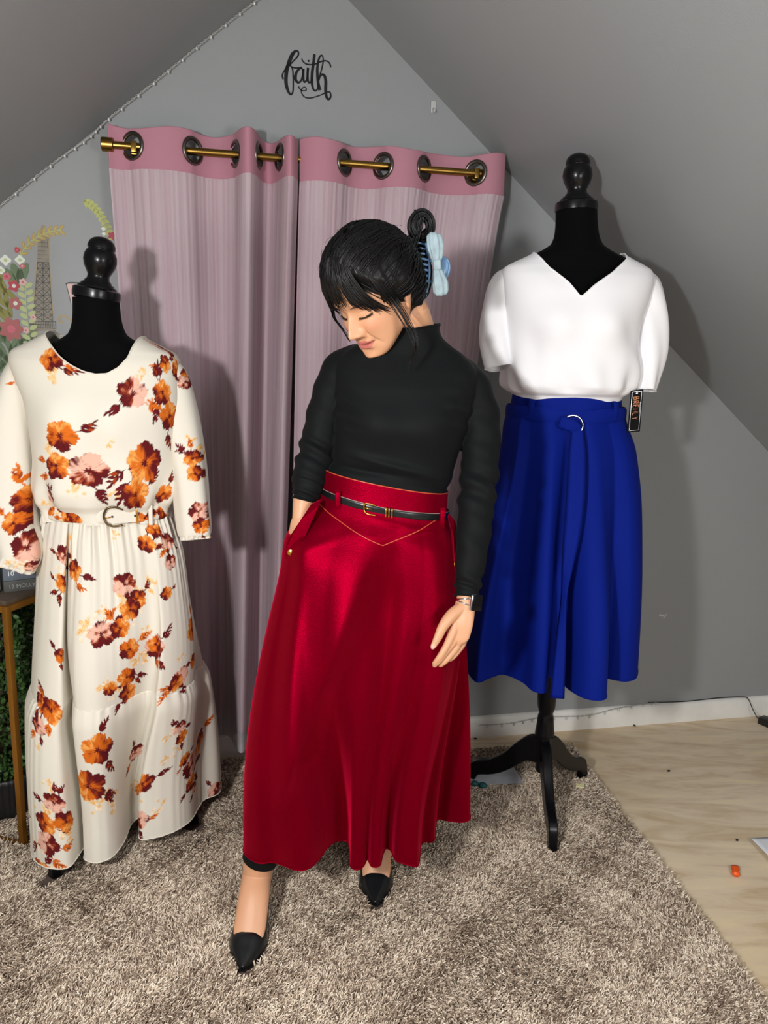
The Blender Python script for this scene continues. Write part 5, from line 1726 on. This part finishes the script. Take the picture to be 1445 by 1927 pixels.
# ================================================================== gold frame table, plant, boards
TX, TY, TZ = -0.968, 1.86, 0.700
tbl = thing('side_table', 'slim gold metal frame side table at left beside the floral dress', 'side table', (-1.20, 2.0, 0))
e1 = np.array([-.955, .296, 0]); e1 /= np.linalg.norm(e1)             # along the front, to the left
e2 = np.array([.296, .955, 0]); e2 /= np.linalg.norm(e2)               # to the back
c0 = np.array([TX, TY, 0]); LW, LD = .44, .265
Rt = np.stack([-e1, e2, [0, 0, 1]], 1)
B = .016
cor = [c0, c0 + e1 * LW, c0 + e1 * LW + e2 * LD, c0 + e2 * LD]
for q in cor:
    smooth_by_angle(MB().box(q + np.array([0, 0, TZ / 2 + .006]), (B, B, TZ - .012), Rt, .001).build('leg', M['goldpaint'], tbl))
for zz, nm in ((TZ - .008, 'top_rail'), (.008 + .004, 'bottom_rail')):
    for a, b in ((0, 1), (1, 2), (2, 3), (3, 0)):
        p, q = cor[a], cor[b]
        d = (q - p) / np.linalg.norm(q - p)
        Rr = np.stack([d, np.cross([0, 0, 1], d), [0, 0, 1]], 1)
        smooth_by_angle(MB().box((p + q) / 2 + np.array([0, 0, zz]), (np.linalg.norm(q - p) - B * .9, B, B), Rr, .001).build(nm, M['goldpaint'], tbl))
ctr = (cor[0] + cor[2]) / 2
M['darkwood'] = mat('dark_wood_top', srgb(78, 66, 54), .5, vary=.25, vscale=6, stretch=(4, 40, 4))
smooth_by_angle(MB().box(ctr + np.array([0, 0, TZ + .006]), (LW - .004, LD - .004, .012), Rt, .001).build('tabletop', M['darkwood'], tbl))
TT_ = TZ + .012


def text_on(name, txt, size, loc, R, m, parent, ext=.0006):
    cu_ = bpy.data.curves.new(name, 'FONT')
    cu_.body = txt; cu_.size = size; cu_.extrude = ext
    o = bpy.data.objects.new(name + '_c', cu_)
    COL.objects.link(o)
    dg_ = bpy.context.evaluated_depsgraph_get()
    me_ = bpy.data.meshes.new_from_object(o.evaluated_get(dg_))
    n_ = len(me_.vertices); v = np.empty(n_ * 3); me_.vertices.foreach_get('co', v); v = v.reshape(-1, 3)
    f = [list(p.vertices) for p in me_.polygons]
    bpy.data.objects.remove(o)
    v = v @ np.array(R).T + np.array(loc)
    return new_mesh(name, v, f, m, parent, False)


M['slate'] = mat('dark_grey_board', srgb(74, 74, 72), .6, vary=.06, vscale=20)
M['slate_blue'] = mat('blue_grey_board', srgb(96, 104, 116), .6, vary=.06, vscale=20)
M['chalk'] = mat('grey_lettering', srgb(150, 150, 146), .6)
M['white_ink'] = mat('white_lettering', srgb(232, 234, 236), .6)
Rtext = np.stack([-e1, np.array([0, 0, 1.0]), -e2 * 1.0], 1)
Rb = np.array(Matrix.Rotation(math.radians(33), 3, 'Z'))          # boards turned a little on the table
bx_, by_ = Rb[:, 0], Rb[:, 1]
Rtext = np.stack([bx_, np.array([0, 0, 1.0]), -by_], 1)
w1, h1 = .092, .029
f0 = np.array([-1.010, 1.936, TT_])                                 # front left bottom corner of the stack
b1 = thing('letter_board', 'dark grey board with faint grey lettering lying on the gold table', 'board', tuple(f0 + bx_ * w1 / 2 + by_ * .04))
smooth_by_angle(MB().box(f0 + bx_ * w1 / 2 + by_ * .04 + np.array([0, 0, h1 / 2]), (w1, .08, h1), Rb, .001).build('board', M['slate'], b1))
text_on('lettering', '12 MOLLY', .0150, f0 + bx_ * .011 - by_ * .0006 + np.array([0, 0, .009]), Rtext, M['chalk'], b1)
h2 = .050
b2 = thing('letter_board', 'blue grey board with white lettering stacked on the dark grey board', 'board', tuple(f0 + bx_ * w1 / 2 + by_ * .045 + np.array([0, 0, h1])))
smooth_by_angle(MB().box(f0 + bx_ * w1 / 2 + by_ * .043 + np.array([0, 0, h1 + h2 / 2]), (w1 - .002, .074, h2), Rb, .001).build('board', M['slate_blue'], b2))
text_on('lettering', '10', .018, f0 + bx_ * .010 + by_ * .0054 + np.array([0, 0, h1 + .014]), Rtext, M['white_ink'], b2)
fb_ = f0 + np.array([-.085, -.005, 0])
f1 = thing('photo_frame', 'white edged frame at the left picture edge on the gold table', 'frame', tuple(fb_))
for dx_, dz_, sx_, sz_ in ((-.070, .060, .010, .120), (.070, .060, .010, .120), (0, .005, .150, .010), (0, .115, .150, .010)):
    smooth_by_angle(MB().box(fb_ + np.array([dx_, 0, 0]) + np.array([0, 0, dz_]), (sx_, .014, sz_), np.eye(3), .001).build('frame_bar', M['white_paint'], f1))
MB().box(fb_ + np.array([0, 0, .06]), (.132, .006, .102)).build('panel', M['slate'], f1, False)

pc = np.array([-1.102, 2.040, 0])
plant = thing('potted_plant', 'boxwood column plant in a black ribbed pot under the gold table', 'plant', tuple(pc))
M['pot'] = mat('black_ribbed_pot', srgb(30, 30, 32), .5)
M['leafg'] = mat('boxwood_leaf', srgb(62, 92, 44), .42, spec=.5, vary=.45, vscale=30)
M['twig'] = mat('twig_brown', srgb(66, 52, 38), .8)
thp = np.linspace(0, 2 * PI, 160, endpoint=False)
prof = [(.076, .010), (.083, .014), (.094, .05), (.103, .10), (.107, .135), (.109, .15), (.101, .152), (.097, .14)]
V = np.array([[((r + .0020 * np.sign(np.sin(q * 40)) * (z < .145)) * math.cos(q) + pc[0], (r + .0020 * np.sign(np.sin(q * 40)) * (z < .145)) * math.sin(q) + pc[1], z) for q in thp] for r, z in prof])
m2 = MB(); close_grid(m2, V); m2.build('pot', M['pot'], plant)
MB().tube([pc + np.array([0, 0, .12]), pc + np.array([.01, 0, .4]), pc + np.array([0, .01, .62])], .012, 8).build('stem', M['twig'], plant)
lv = MB()
r2 = np.random.default_rng(9)
Vl, Fl = [], []
for i in range(5200):
    zz = r2.uniform(.15, .655); a = r2.uniform(0, 2 * PI)
    rr = .098 * (0.72 + .33 * r2.random() + .10 * math.sin(a * 3 + zz * 18)) * min(1, (.68 - zz) / .08 + .35)
    p = pc + np.array([rr * math.cos(a), rr * math.sin(a), zz])
    d = np.array([math.cos(a) + r2.normal(0, .6), math.sin(a) + r2.normal(0, .6), r2.normal(.2, .7)]); d /= np.linalg.norm(d)
    s_ = np.cross(d, r2.normal(0, 1, 3)); s_ /= np.linalg.norm(s_); n_ = np.cross(s_, d)
    l, w = r2.uniform(.012, .020), r2.uniform(.0045, .008)
    k = len(Vl)
    Vl += [p, p + d * l * .35 + s_ * w - n_ * .0015, p + d * l * .8 + s_ * w * .7 - n_ * .001, p + d * l, p + d * l * .8 - s_ * w * .7 - n_ * .001, p + d * l * .35 - s_ * w - n_ * .0015, p + d * l * .5 + n_ * .001]
    Fl += [(k, k + 1, k + 6), (k + 1, k + 2, k + 6), (k + 2, k + 3, k + 6), (k + 3, k + 4, k + 6), (k + 4, k + 5, k + 6), (k + 5, k, k + 6)]
fo = new_mesh('foliage', Vl, Fl, M['leafg'], plant)

# ================================================================== decals on the gable wall
def stroke_decal(mb, pts, width, n=None, off=.0007):
    """a flat ribbon on the wall following (u, z) points; width may vary along it"""
    p = spline(np.array(pts, float), n or max(8, len(pts) * 8))
    w = np.interp(np.linspace(0, 1, len(p)), np.linspace(0, 1, len(np.atleast_1d(width))) if np.ndim(width) else [0, 1], width if np.ndim(width) else [width, width])
    t = np.gradient(p, axis=0); t /= np.linalg.norm(t, axis=1)[:, None] + 1e-9
    nrm = np.stack([-t[:, 1], t[:, 0]], 1)
    a, b = p + nrm * w[:, None] / 2, p - nrm * w[:, None] / 2
    V = np.array([list(wp(q[0], q[1], off)) for q in a] + [list(wp(q[0], q[1], off)) for q in b])
    m_ = len(p)
    mb.add(V, [[i, i + 1, m_ + i + 1, m_ + i] for i in range(m_ - 1)])


def blob(mb, c, rx, rz, ang=0.0, off=.0008, n=20, pet=0, amp=0.0, ph=0.0):
    t = np.linspace(0, 2 * PI, n, endpoint=False)
    r = 1 + (amp * np.cos(pet * t + ph) if pet else 0)
    x, z = rx * r * np.cos(t), rz * r * np.sin(t)
    ca, sa = math.cos(ang), math.sin(ang)
    V = [list(wp(c[0] + x[i] * ca - z[i] * sa, c[1] + x[i] * sa + z[i] * ca, off)) for i in range(n)]
    mb.add(V, [list(range(n))])


M['vinyl'] = mat('black_vinyl', (.006, .006, .007), .35)
faith = MB()
O_U, O_Z = -.7402, 2.2695                                            # the word's own corner on the wall
kx, kz = .2515 / 1445, -.2030 / 1264


def ft(l):
    # lettering drawn on a 1445 x 1264 sheet fixed to the wall
    return [(O_U + x * kx, O_Z + y * kz + x * (.0235 / 1445)) for x, y in l]


FW = [([(290, 715), (275, 650), (300, 590), (350, 520), (400, 400), (450, 290), (500, 240), (540, 245), (550, 290), (525, 345), (470, 400), (415, 460)], [18, 14, 14, 26, 44, 40, 24, 18, 18, 16, 14, 14]),
      ([(395, 430), (360, 520), (340, 650), (340, 780), (365, 890), (400, 960), (435, 968), (456, 920), (462, 820), (460, 680), (448, 540), (405, 470)], [38, 42, 42, 40, 34, 26, 18, 16, 16, 16, 16, 14]),
      ([(405, 470), (440, 508), (500, 522), (560, 520), (612, 508)], [14, 14, 15, 14, 12]),
      ([(625, 545), (580, 530), (520, 590), (498, 670), (505, 730), (545, 770), (590, 745), (620, 660), (632, 545)], [16, 18, 28, 36, 34, 22, 18, 18, 20]),
      ([(636, 540), (632, 640), (640, 740), (660, 762), (690, 720), (705, 620), (715, 520)], [26, 26, 24, 18, 16, 20, 24]),
      ([(712, 520), (705, 640), (712, 740), (735, 772), (765, 750), (785, 690)], [26, 28, 26, 20, 16, 16]),
      ([(822, 290), (805, 440), (785, 600), (780, 760), (800, 870), (830, 912), (865, 900), (885, 850), (895, 780)], [30, 32, 34, 32, 24, 18, 16, 16, 18]),
      ([(605, 360), (625, 410), (680, 455), (760, 468), (840, 455), (920, 420), (1000, 402), (1060, 420), (1095, 470), (1102, 515)], [12, 14, 15, 15, 15, 15, 15, 15, 16, 16]),
      ([(918, 640), (950, 530), (970, 420), (965, 335), (940, 310), (910, 340), (885, 420), (872, 540), (876, 660), (890, 790), (920, 905)], [14, 14, 15, 15, 16, 18, 24, 30, 32, 34, 38]),
      ([(895, 740), (920, 660), (960, 635), (1000, 665), (1020, 760), (1018, 880), (1025, 980), (1050, 1050), (1085, 1055), (1108, 1010), (1100, 950), (1070, 935), (1020, 945), (950, 980), (850, 1015), (740, 1038), (660, 1020), (615, 970), (598, 910), (620, 865), (660, 852), (685, 880), (670, 910), (620, 910), (575, 880), (550, 835)],
       [18, 22, 26, 32, 36, 36, 34, 28, 22, 18, 16, 14, 12, 12, 12, 13, 13, 13, 12, 12, 12, 12, 12, 12, 13, 14])]
for l, w in FW:
    stroke_decal(faith, ft(l), [(q * 1.5 if q > 22 else q * 1.65) * kx for q in w])
blob(faith, ft([(722, 405)])[0], 18 * kx, 18 * kx)
o = faith.build('wall_lettering', M['vinyl'], None, False)
tag(recenter(o), 'black script word faith on the gable wall above the curtain', 'wall lettering')

# lattice tower decal
tw = thing('tower_decal', 'lattice tower sticker on the wall behind the floral dress', 'wall sticker', wp(-1.39, 1.20, 0))
M['towerfill'] = mat('taupe_sticker', srgb(132, 124, 110), .5, vary=.2, vscale=40)
M['towerline'] = mat('dark_sticker_line', srgb(34, 32, 30), .5)
M['toweredge'] = mat('gold_sticker_edge', srgb(164, 142, 92), .5)
AX = lambda z: np.interp(z, [1.15, 1.385, 1.71], [-1.410, -1.4005, -1.3800])
HWD = lambda z: np.interp(z, [1.15, 1.30, 1.385, 1.42, 1.50, 1.60, 1.665, 1.672, 1.68, 1.70, 1.708], [.090, .058, .042, .030, .0235, .0165, .0140, .0165, .006, .006, .003])
zz = np.concatenate([np.linspace(1.41, 1.708, 60)])
for off, grow, m_, nm in ((.0004, .0022, M['toweredge'], 'outline'), (.0006, 0, M['towerfill'], 'tower_body')):
    mb = MB()
    l = [list(wp(AX(q) - HWD(q) - grow, q, off)) for q in zz]; r = [list(wp(AX(q) + HWD(q) + grow, q, off)) for q in zz]
    n_ = len(zz)
    mb.add(np.array(l + r), [[i, n_ + i, n_ + i + 1, i + 1] for i in range(n_ - 1)])
    for sg in (-1, 1):                                               # the two splayed legs
        zl = np.linspace(1.16, 1.412, 30)
        a = [list(wp(AX(q) + sg * (HWD(q) + grow), q, off)) for q in zl]; b = [list(wp(AX(q) + sg * (HWD(q) * .42 - grow), q, off)) for q in zl]
        mb.add(np.array(a + b), [[i, i + 1, 30 + i + 1, 30 + i] if sg > 0 else [30 + i, 30 + i + 1, i + 1, i] for i in range(29)])
    mb.build(nm, m_, tw, False)
mb = MB()
lev = [1.605, 1.587, 1.568, 1.549, 1.530, 1.511, 1.492, 1.473, 1.456, 1.440]
lw = .0014
for a, b in zip(lev[:-1], lev[1:]):
    for s0, s1 in ((-1, 0), (0, 1)):
        xa = lambda f, q: AX(q) + (HWD(q) - .001) * f
        stroke_decal(mb, [(xa(s0, a), a), (xa(s1, b), b)], lw, 2, .0009); stroke_decal(mb, [(xa(s1, a), a), (xa(s0, b), b)], lw, 2, .0009)
    stroke_decal(mb, [(xa(-1, a), a), (xa(1, a), a)], lw, 2, .0009)
for f in (-1, -.08, .08, 1):
    stroke_decal(mb, [(AX(q) + (HWD(q) - .001) * f, q) for q in (1.605, 1.53, 1.44)], lw, 8, .0009)
for q in (1.437, 1.428, 1.418):
    stroke_decal(mb, [(AX(q) - .037, q), (AX(q) + .037, q)], .0018, 2, .0010)
for k in range(16):
    u_ = -.035 + .0047 * k
    stroke_decal(mb, [(AX(1.43) + u_, 1.437), (AX(1.43) + u_, 1.419)], .0012, 2, .0010)
for sg in (-1, 1):
    for a, b in zip(np.linspace(1.40, 1.20, 8)[:-1], np.linspace(1.40, 1.20, 8)[1:]):
        i_, o_ = lambda q: AX(q) + sg * HWD(q) * .45, lambda q: AX(q) + sg * (HWD(q) - .001)
        stroke_decal(mb, [(i_(a), a), (o_(b), b)], lw * 1.3, 2, .0009); stroke_decal(mb, [(o_(a), a), (i_(b), b)], lw * 1.3, 2, .0009)
        stroke_decal(mb, [(i_(a), a), (o_(a), a)], lw, 2, .0009); stroke_decal(mb, [(i_(a), a), (i_(b), b)], lw, 2, .0009); stroke_decal(mb, [(o_(a), a), (o_(b), b)], lw, 2, .0009)
for q in np.linspace(1.615, 1.66, 5):
    stroke_decal(mb, [(AX(q) - HWD(q), q), (AX(q) + HWD(q), q)], .0008, 2, .0009)
for k in range(-3, 4):
    stroke_decal(mb, [(AX(1.655) + k * .004, 1.667), (AX(1.64) + k * .004, 1.648)], .0007, 2, .0009)
mb.build('lattice', M['towerline'], tw, False)

# floral wreath stickers
C_ = {k: mat('sticker_' + k, srgb(*v), .5) for k, v in dict(green=(88, 112, 74), pale=(176, 188, 128), olive=(128, 124, 46), red=(176, 40, 66), rose=(196, 92, 108), coral=(166, 84, 84), white=(214, 222, 210), gold=(172, 144, 74), ink=(46, 50, 44), blush=(214, 176, 170), lime=(178, 184, 104)).items()}
wr_ = thing('wreath_decal', 'floral wreath sticker on the wall left of the lattice tower', 'wall sticker', wp(-1.48, 1.15, 0))
mb = MB(); mb2 = MB()
arc = spline([(-1.452, 1.612), (-1.428, 1.650), (-1.395, 1.676), (-1.360, 1.692), (-1.322, 1.699)], 40)
stroke_decal(mb2, arc[::6], .0022, 40, .0020)
for k in range(3, 39, 4):
    d = arc[min(k + 1, 39)] - arc[k - 1]; a = math.atan2(d[1], d[0])
    for sg in (-1, 1):
        aa = a + sg * .75
        blob(mb, (arc[k][0] + .010 * math.cos(aa), arc[k][1] + .010 * math.sin(aa)), .0115, .0042, aa, .0014)
        blob(mb2, (arc[k][0] + .009 * math.cos(aa), arc[k][1] + .009 * math.sin(aa)), .008, .0008, aa, .0019)
mb.build('gold_sprig', C_['gold'], wr_, False)
mb2.build('sprig_veins', C_['lime'], wr_, False)


def flower(name, c, r, col, pet=5, center='white', off=.0022):
    m_ = MB(); blob(m_, c, r, r, 0, off, 40, pet, .16)
    f = m_.build(name, C_[col], wr_, False)
    m_ = MB(); blob(m_, c, r * .36, r * .36, 0, off + .0004, 16); m_.build('flower_center', C_[center], f, False)


mb = MB()
for cu_, l, w, a in (((-1.462, 1.572), .028, .012, 1.9), ((-1.440, 1.575), .028, .011, 1.2), ((-1.452, 1.560), .026, .010, 1.55), ((-1.478, 1.565), .022, .009, 2.2)):
    blob(mb, cu_, l, w, a, .0012)
for k in range(22):
    blob(mb, (-1.53 + .012 * (k % 9) + rng.normal(0, .004), 1.30 + .016 * (k // 3) + rng.normal(0, .004)), .030, .008, rng.uniform(.8, 2.4), .0008)
mb.build('dark_leaves', C_['green'], wr_, False)
mb = MB()
for k in range(14):
    blob(mb, (-1.520 + .012 * (k % 4) + rng.normal(0, .004), 1.44 + .010 * k), .024, .0075, rng.uniform(1.6, 2.6), .0011)
mb.build('olive_leaves', C_['olive'], wr_, False)
mb = MB()
for k in range(9):
    zz_ = 1.535 - .020 * k
    for sg in (-1, 1):
        blob(mb, (-1.440 + sg * .011 + .0008 * k, zz_ + sg * .004), .0115, .0066, sg * .5 + (0 if sg > 0 else PI), .0016)
stroke_decal(mb, [(-1.436, 1.55), (-1.441, 1.48), (-1.436, 1.37)], .0022, 20, .0013)
mb.build('pale_leaves', C_['pale'], wr_, False)
flower('red_flower', (-1.4700, 1.535), .0150, 'red'); flower('coral_flower', (-1.4690, 1.486), .0165, 'coral')
flower('rosebud', (-1.4550, 1.636), .0075, 'red', 3, 'rose'); flower('white_flower', (-1.4490, 1.6085), .0125, 'white', 4, 'pale'); flower('white_flower', (-1.4880, 1.606), .0135, 'white', 4, 'pale')
flower('rosebud', (-1.4440, 1.592), .0075, 'rose', 4, 'blush'); flower('pink_flower', (-1.4880, 1.561), .0105, 'rose', 5, 'red'); flower('blush_flower', (-1.4455, 1.547), .0100, 'blush', 5, 'rose')
flower('white_flower', (-1.502, 1.577), .010, 'white', 4, 'pale'); flower('peony', (-1.4850, 1.412), .0310, 'coral', 7, 'rose'); flower('blush_flower', (-1.4230, 1.448), .0080, 'blush', 5, 'rose')
flower('blush_flower', (-1.445, 1.41), .0085, 'blush', 5, 'rose')

sp2 = thing('wreath_decal', 'leafy sprig sticker on the wall at the curtain left edge', 'wall sticker', wp(-1.22, 1.65, 0))
mb = MB()
st_ = spline([(-1.263, 1.781), (-1.240, 1.768), (-1.222, 1.745), (-1.205, 1.715), (-1.190, 1.68)], 30)
stroke_decal(mb, st_[::6], .002, 30, .0012)
for k in range(0, 30, 3):
    for sg in (-1, 1):
        aa = math.atan2(*(st_[min(k + 1, 29)] - st_[max(k - 1, 0)])[::-1]) + sg * .8
        blob(mb, (st_[k][0] + .007 * math.cos(aa), st_[k][1] + .007 * math.sin(aa)), .010, .0048, aa, .0011)
mb.build('sprig', C_['lime'], sp2, False)
mb = MB(); blob(mb, (-1.192, 1.690), .010, .010, 0, .0018, 30, 5, .2); mb.build('bud', C_['red'], sp2, False)
mb = MB(); blob(mb, (-1.215, 1.708), .006, .005, 0, .0018, 20, 4, .1); blob(mb, (-1.214, 1.694), .006, .005, 0, .0018, 20, 4, .1); mb.build('white_bud', C_['white'], sp2, False)

lp = thing('lamp_decal', 'pink street lamp sticker on the wall beside the black neck of the form', 'wall sticker', wp(-1.31, 1.35, 0))
mb = MB()
mb.add([list(wp(u_, z_, .0012)) for u_, z_ in ((-1.3265, 1.548), (-1.282, 1.548), (-1.292, 1.490), (-1.3155, 1.490))], [[0, 1, 2, 3]])
mb.build('lamp_pane', C_['blush'], lp, False)
mb = MB()
stroke_decal(mb, [(-1.328, 1.547), (-1.316, 1.551), (-1.292, 1.551), (-1.280, 1.547)], .0035, 20, .0016)
stroke_decal(mb, [(-1.3265, 1.548), (-1.3155, 1.490)], .002, 4, .0016); stroke_decal(mb, [(-1.282, 1.548), (-1.292, 1.490)], .002, 4, .0016)
stroke_decal(mb, [(-1.304, 1.49), (-1.304, 1.25)], .007, 4, .0015)
mb.build('lamp_frame', C_['ink'], lp, False)
mb = MB()
stroke_decal(mb, [(-1.340, 1.437), (-1.349, 1.436), (-1.352, 1.446), (-1.343, 1.456), (-1.330, 1.452), (-1.318, 1.442), (-1.306, 1.440)], .004, 40, .0016)
mb.build('scroll', C_['gold'], lp, False)

# ================================================================== string lights
M['wire'] = mat('clear_wire', srgb(176, 176, 172), .3, spec=.6)
M['bulb'] = mat('clear_bulb', srgb(220, 222, 222), .08, spec=.8)


def light_string(label, pts, nb, twist, wr_r, br):
    p = spline(np.array([list(wp(*q)) for q in pts]), 220)
    o = thing('string_light', label, 'string lights', tuple(p[110]))
    for s_ in (0, PI):
        t = np.linspace(0, twist, len(p))
        MB().tube(p + np.stack([np.cos(t + s_) * .0022, np.zeros(len(p)), np.sin(t + s_) * .0022], 1), wr_r, 5).build('wire', M['wire'], o)
    for k in range(nb):
        c = p[int((k + .5) / nb * 219)]
        MB().ball(c + np.array([0, -.004, -.006]), (br, br, br * 1.5), 10).build('bulb', M['bulb'], o)
    return o


light_string('string of clear bulbs along the joint of wall and left ceiling', [(-1.52, 1.725, .02), (-1.345, 1.872, .02), (-1.245, 1.948, .02), (-1.187, 2.004, .02), (-1.047, 2.121, .02), (-.907, 2.240, .02), (-.770, 2.352, .02), (-.68, 2.425, .02)], 24, 260, .0010, .0030)
light_string('fine wire string of tiny bulbs along the white baseboard', [(.02, .052, .020), (.13, .050, .020), (.20, .058, .02), (.27, .066, .022), (.36, .062, .022), (.45, .060, .022), (.56, .078, .02), (.66, .086, .016), (.74, .086, .010)], 15, 120, .0009, .0034)

# power cable and adapter
ca = MB()
p = spline(np.array([list(wp(*q)) for q in ((.70, .088, .008), (.85, .082, .010), (1.0, .088, .012), (1.10, .087, .016), (1.125, .080, .022), (1.128, .050, .05), (1.135, .022, .075))]), 80)
ca.tube(p, .0018, 8)
tag(recenter(ca.build('power_cable', M['black'])), 'thin black power cable running along the baseboard top', 'cable')
Ra = np.array(Matrix.Rotation(math.radians(-58), 3, 'Z'))
pa = wp(1.175, .0135, .115)
ad = thing('power_adapter', 'black power adapter brick on plywood at the right edge', 'power adapter', (pa.x, pa.y, 0))
smooth_by_angle(MB().box(pa, (.105, .042, .027), Ra, .004).build('housing', M['black'], ad))

# adhesive hook on the slope joint
hk = thing('adhesive_hook', 'clear adhesive hook on the gable wall near the right slope', 'hook', wp(-.228, 2.105, 0))
M['clear'] = mat('clear_plastic', srgb(196, 198, 196), .15, spec=.7)
mb = MB().box(wp(-.228, 2.122, .0025), (.016, .004, .034), Rw, .0015); smooth_by_angle(mb.build('hook_plate', M['clear'], hk))
MB().tube([wp(-.228, 2.118, .006), wp(-.228, 2.106, .010), wp(-.228, 2.104, .016), wp(-.228, 2.112, .018)], .003, 8).build('hook_tip', M['clear'], hk)
# plaster scuffs
for (u_, z_, r_), lab in zip(((.732, .436, .014), (-.010, 1.80, .010)), ('torn plaster scuff low on the wall right of the blue skirt', 'small plaster scuff on the wall right of the curtain')):
    mb = MB()
    for k in range(5):
        blob(mb, (u_ + rng.normal(0, r_ * .7), z_ + rng.normal(0, r_ * .35)), r_ * rng.uniform(.25, .6), r_ * rng.uniform(.1, .3), rng.uniform(0, 3), .0006 + .0002 * k, 14, 3, .25, rng.uniform(0, 6))
    tag(recenter(mb.build('plaster_patch', mat('plaster_white', srgb(206, 206, 202), .8), None, False)), lab, 'plaster patch', 'plaster scuffs')

# ================================================================== bits on the floor
def sheet(name, poly, z, m_, label, c, th_=.0006, curl=0.0):
    q_ = np.array(poly, float); n_ = len(q_)
    cz = np.linspace(0, 1, n_) * 0 + z
    V = np.vstack([np.column_stack([q_, cz]), np.column_stack([q_, cz + th_])])
    F = [list(range(n_))[::-1], list(range(n_, 2 * n_))] + [[i, (i + 1) % n_, n_ + (i + 1) % n_, n_ + i] for i in range(n_)]
    return tag(recenter(new_mesh(name, V, F, m_, None, False)), label, c)


pp = []
a0, a1, a2, a3 = np.array([1.082, 1.968]), np.array([1.30, 2.02]), np.array([1.36, 1.74]), np.array([1.095, 1.845])
g = 14
V = []
for i in range(g):
    for j in range(g):
        s_, t = i / (g - 1), j / (g - 1)
        q_ = (a0 * (1 - s_) + a1 * s_) * (1 - t) + (a3 * (1 - s_) + a2 * s_) * t
        V.append((q_[0], q_[1], .002 + .016 * (1 - s_) ** 2 + .004 * math.sin(3 * s_ + 2 * t)))
pp = new_mesh('paper_sheet', V, grid_faces(g, g), M['paper'])
md = pp.modifiers.new('thick', 'SOLIDIFY'); md.thickness = .0006
tag(recenter(pp), 'white sheet of paper on the plywood at the right edge', 'paper')
M['orange'] = mat('orange_plastic', srgb(244, 92, 20), .35)
mb = MB()
oc = np.array([.978, 1.832])
mb.tube([(oc[0] + .006, oc[1] + .016, .009), (oc[0] + .003, oc[1] + .008, .009), (oc[0], oc[1], .009), (oc[0] - .004, oc[1] - .010, .009), (oc[0] - .006, oc[1] - .017, .009)], [.0105, .0112, .0080, .0104, .0090], 14, flat=.7)
tag(recenter(mb.build('plastic_piece', M['orange'])), 'small orange plastic piece lying on the plywood floor', 'plastic piece')
mb = MB().box((.648, 2.205, .031), (.026, .020, .003), np.array(Matrix.Rotation(-.3, 3, 'Z')))
tag(recenter(mb.build('paper_scrap', mat('yellow_scrap', srgb(238, 228, 176), .7), None, False)), 'small pale yellow scrap on the rug near the form foot', 'scrap')
sheet('paper_sheet', [(.290, 2.300), (.452, 2.315), (.470, 2.215), (.300, 2.195)], .029, mat('glossy_card', srgb(196, 200, 208), .25, vary=.2, vscale=18), 'glossy grey card on the rug under the black form leg', 'paper')
mb = MB()
bb = np.array([.325, 2.205, .034])
for k, (dx_, dy_) in enumerate(((-.014, -.008), (.010, -.016))):
    mb.ball(bb + np.array([dx_, dy_, 0]), (.013, .011, .009), 12)
tg_ = mb.build('plaid_bow', mat('green_blue_plaid', srgb(24, 84, 88), .6, vary=.6, vscale=60))
tag(recenter(tg_), 'small blue and green bow on the rug beside the form leg', 'bow')
for i, (x_, y_) in enumerate(((.355, 2.555), (.300, 2.520), (.62, 2.600), (.98, 2.69), (1.33, 2.78), (.99, 2.36), (1.05, 1.98), (1.115, 1.545))):
    mb = MB().ball((x_, y_, .003), (.0065, .0038, .003), 8, np.array(Matrix.Rotation(i * .7, 3, 'Z')))
    tag(recenter(mb.build('debris_speck', M['black'])), 'tiny black speck on the bare plywood floor', 'speck', 'black specks on the plywood')
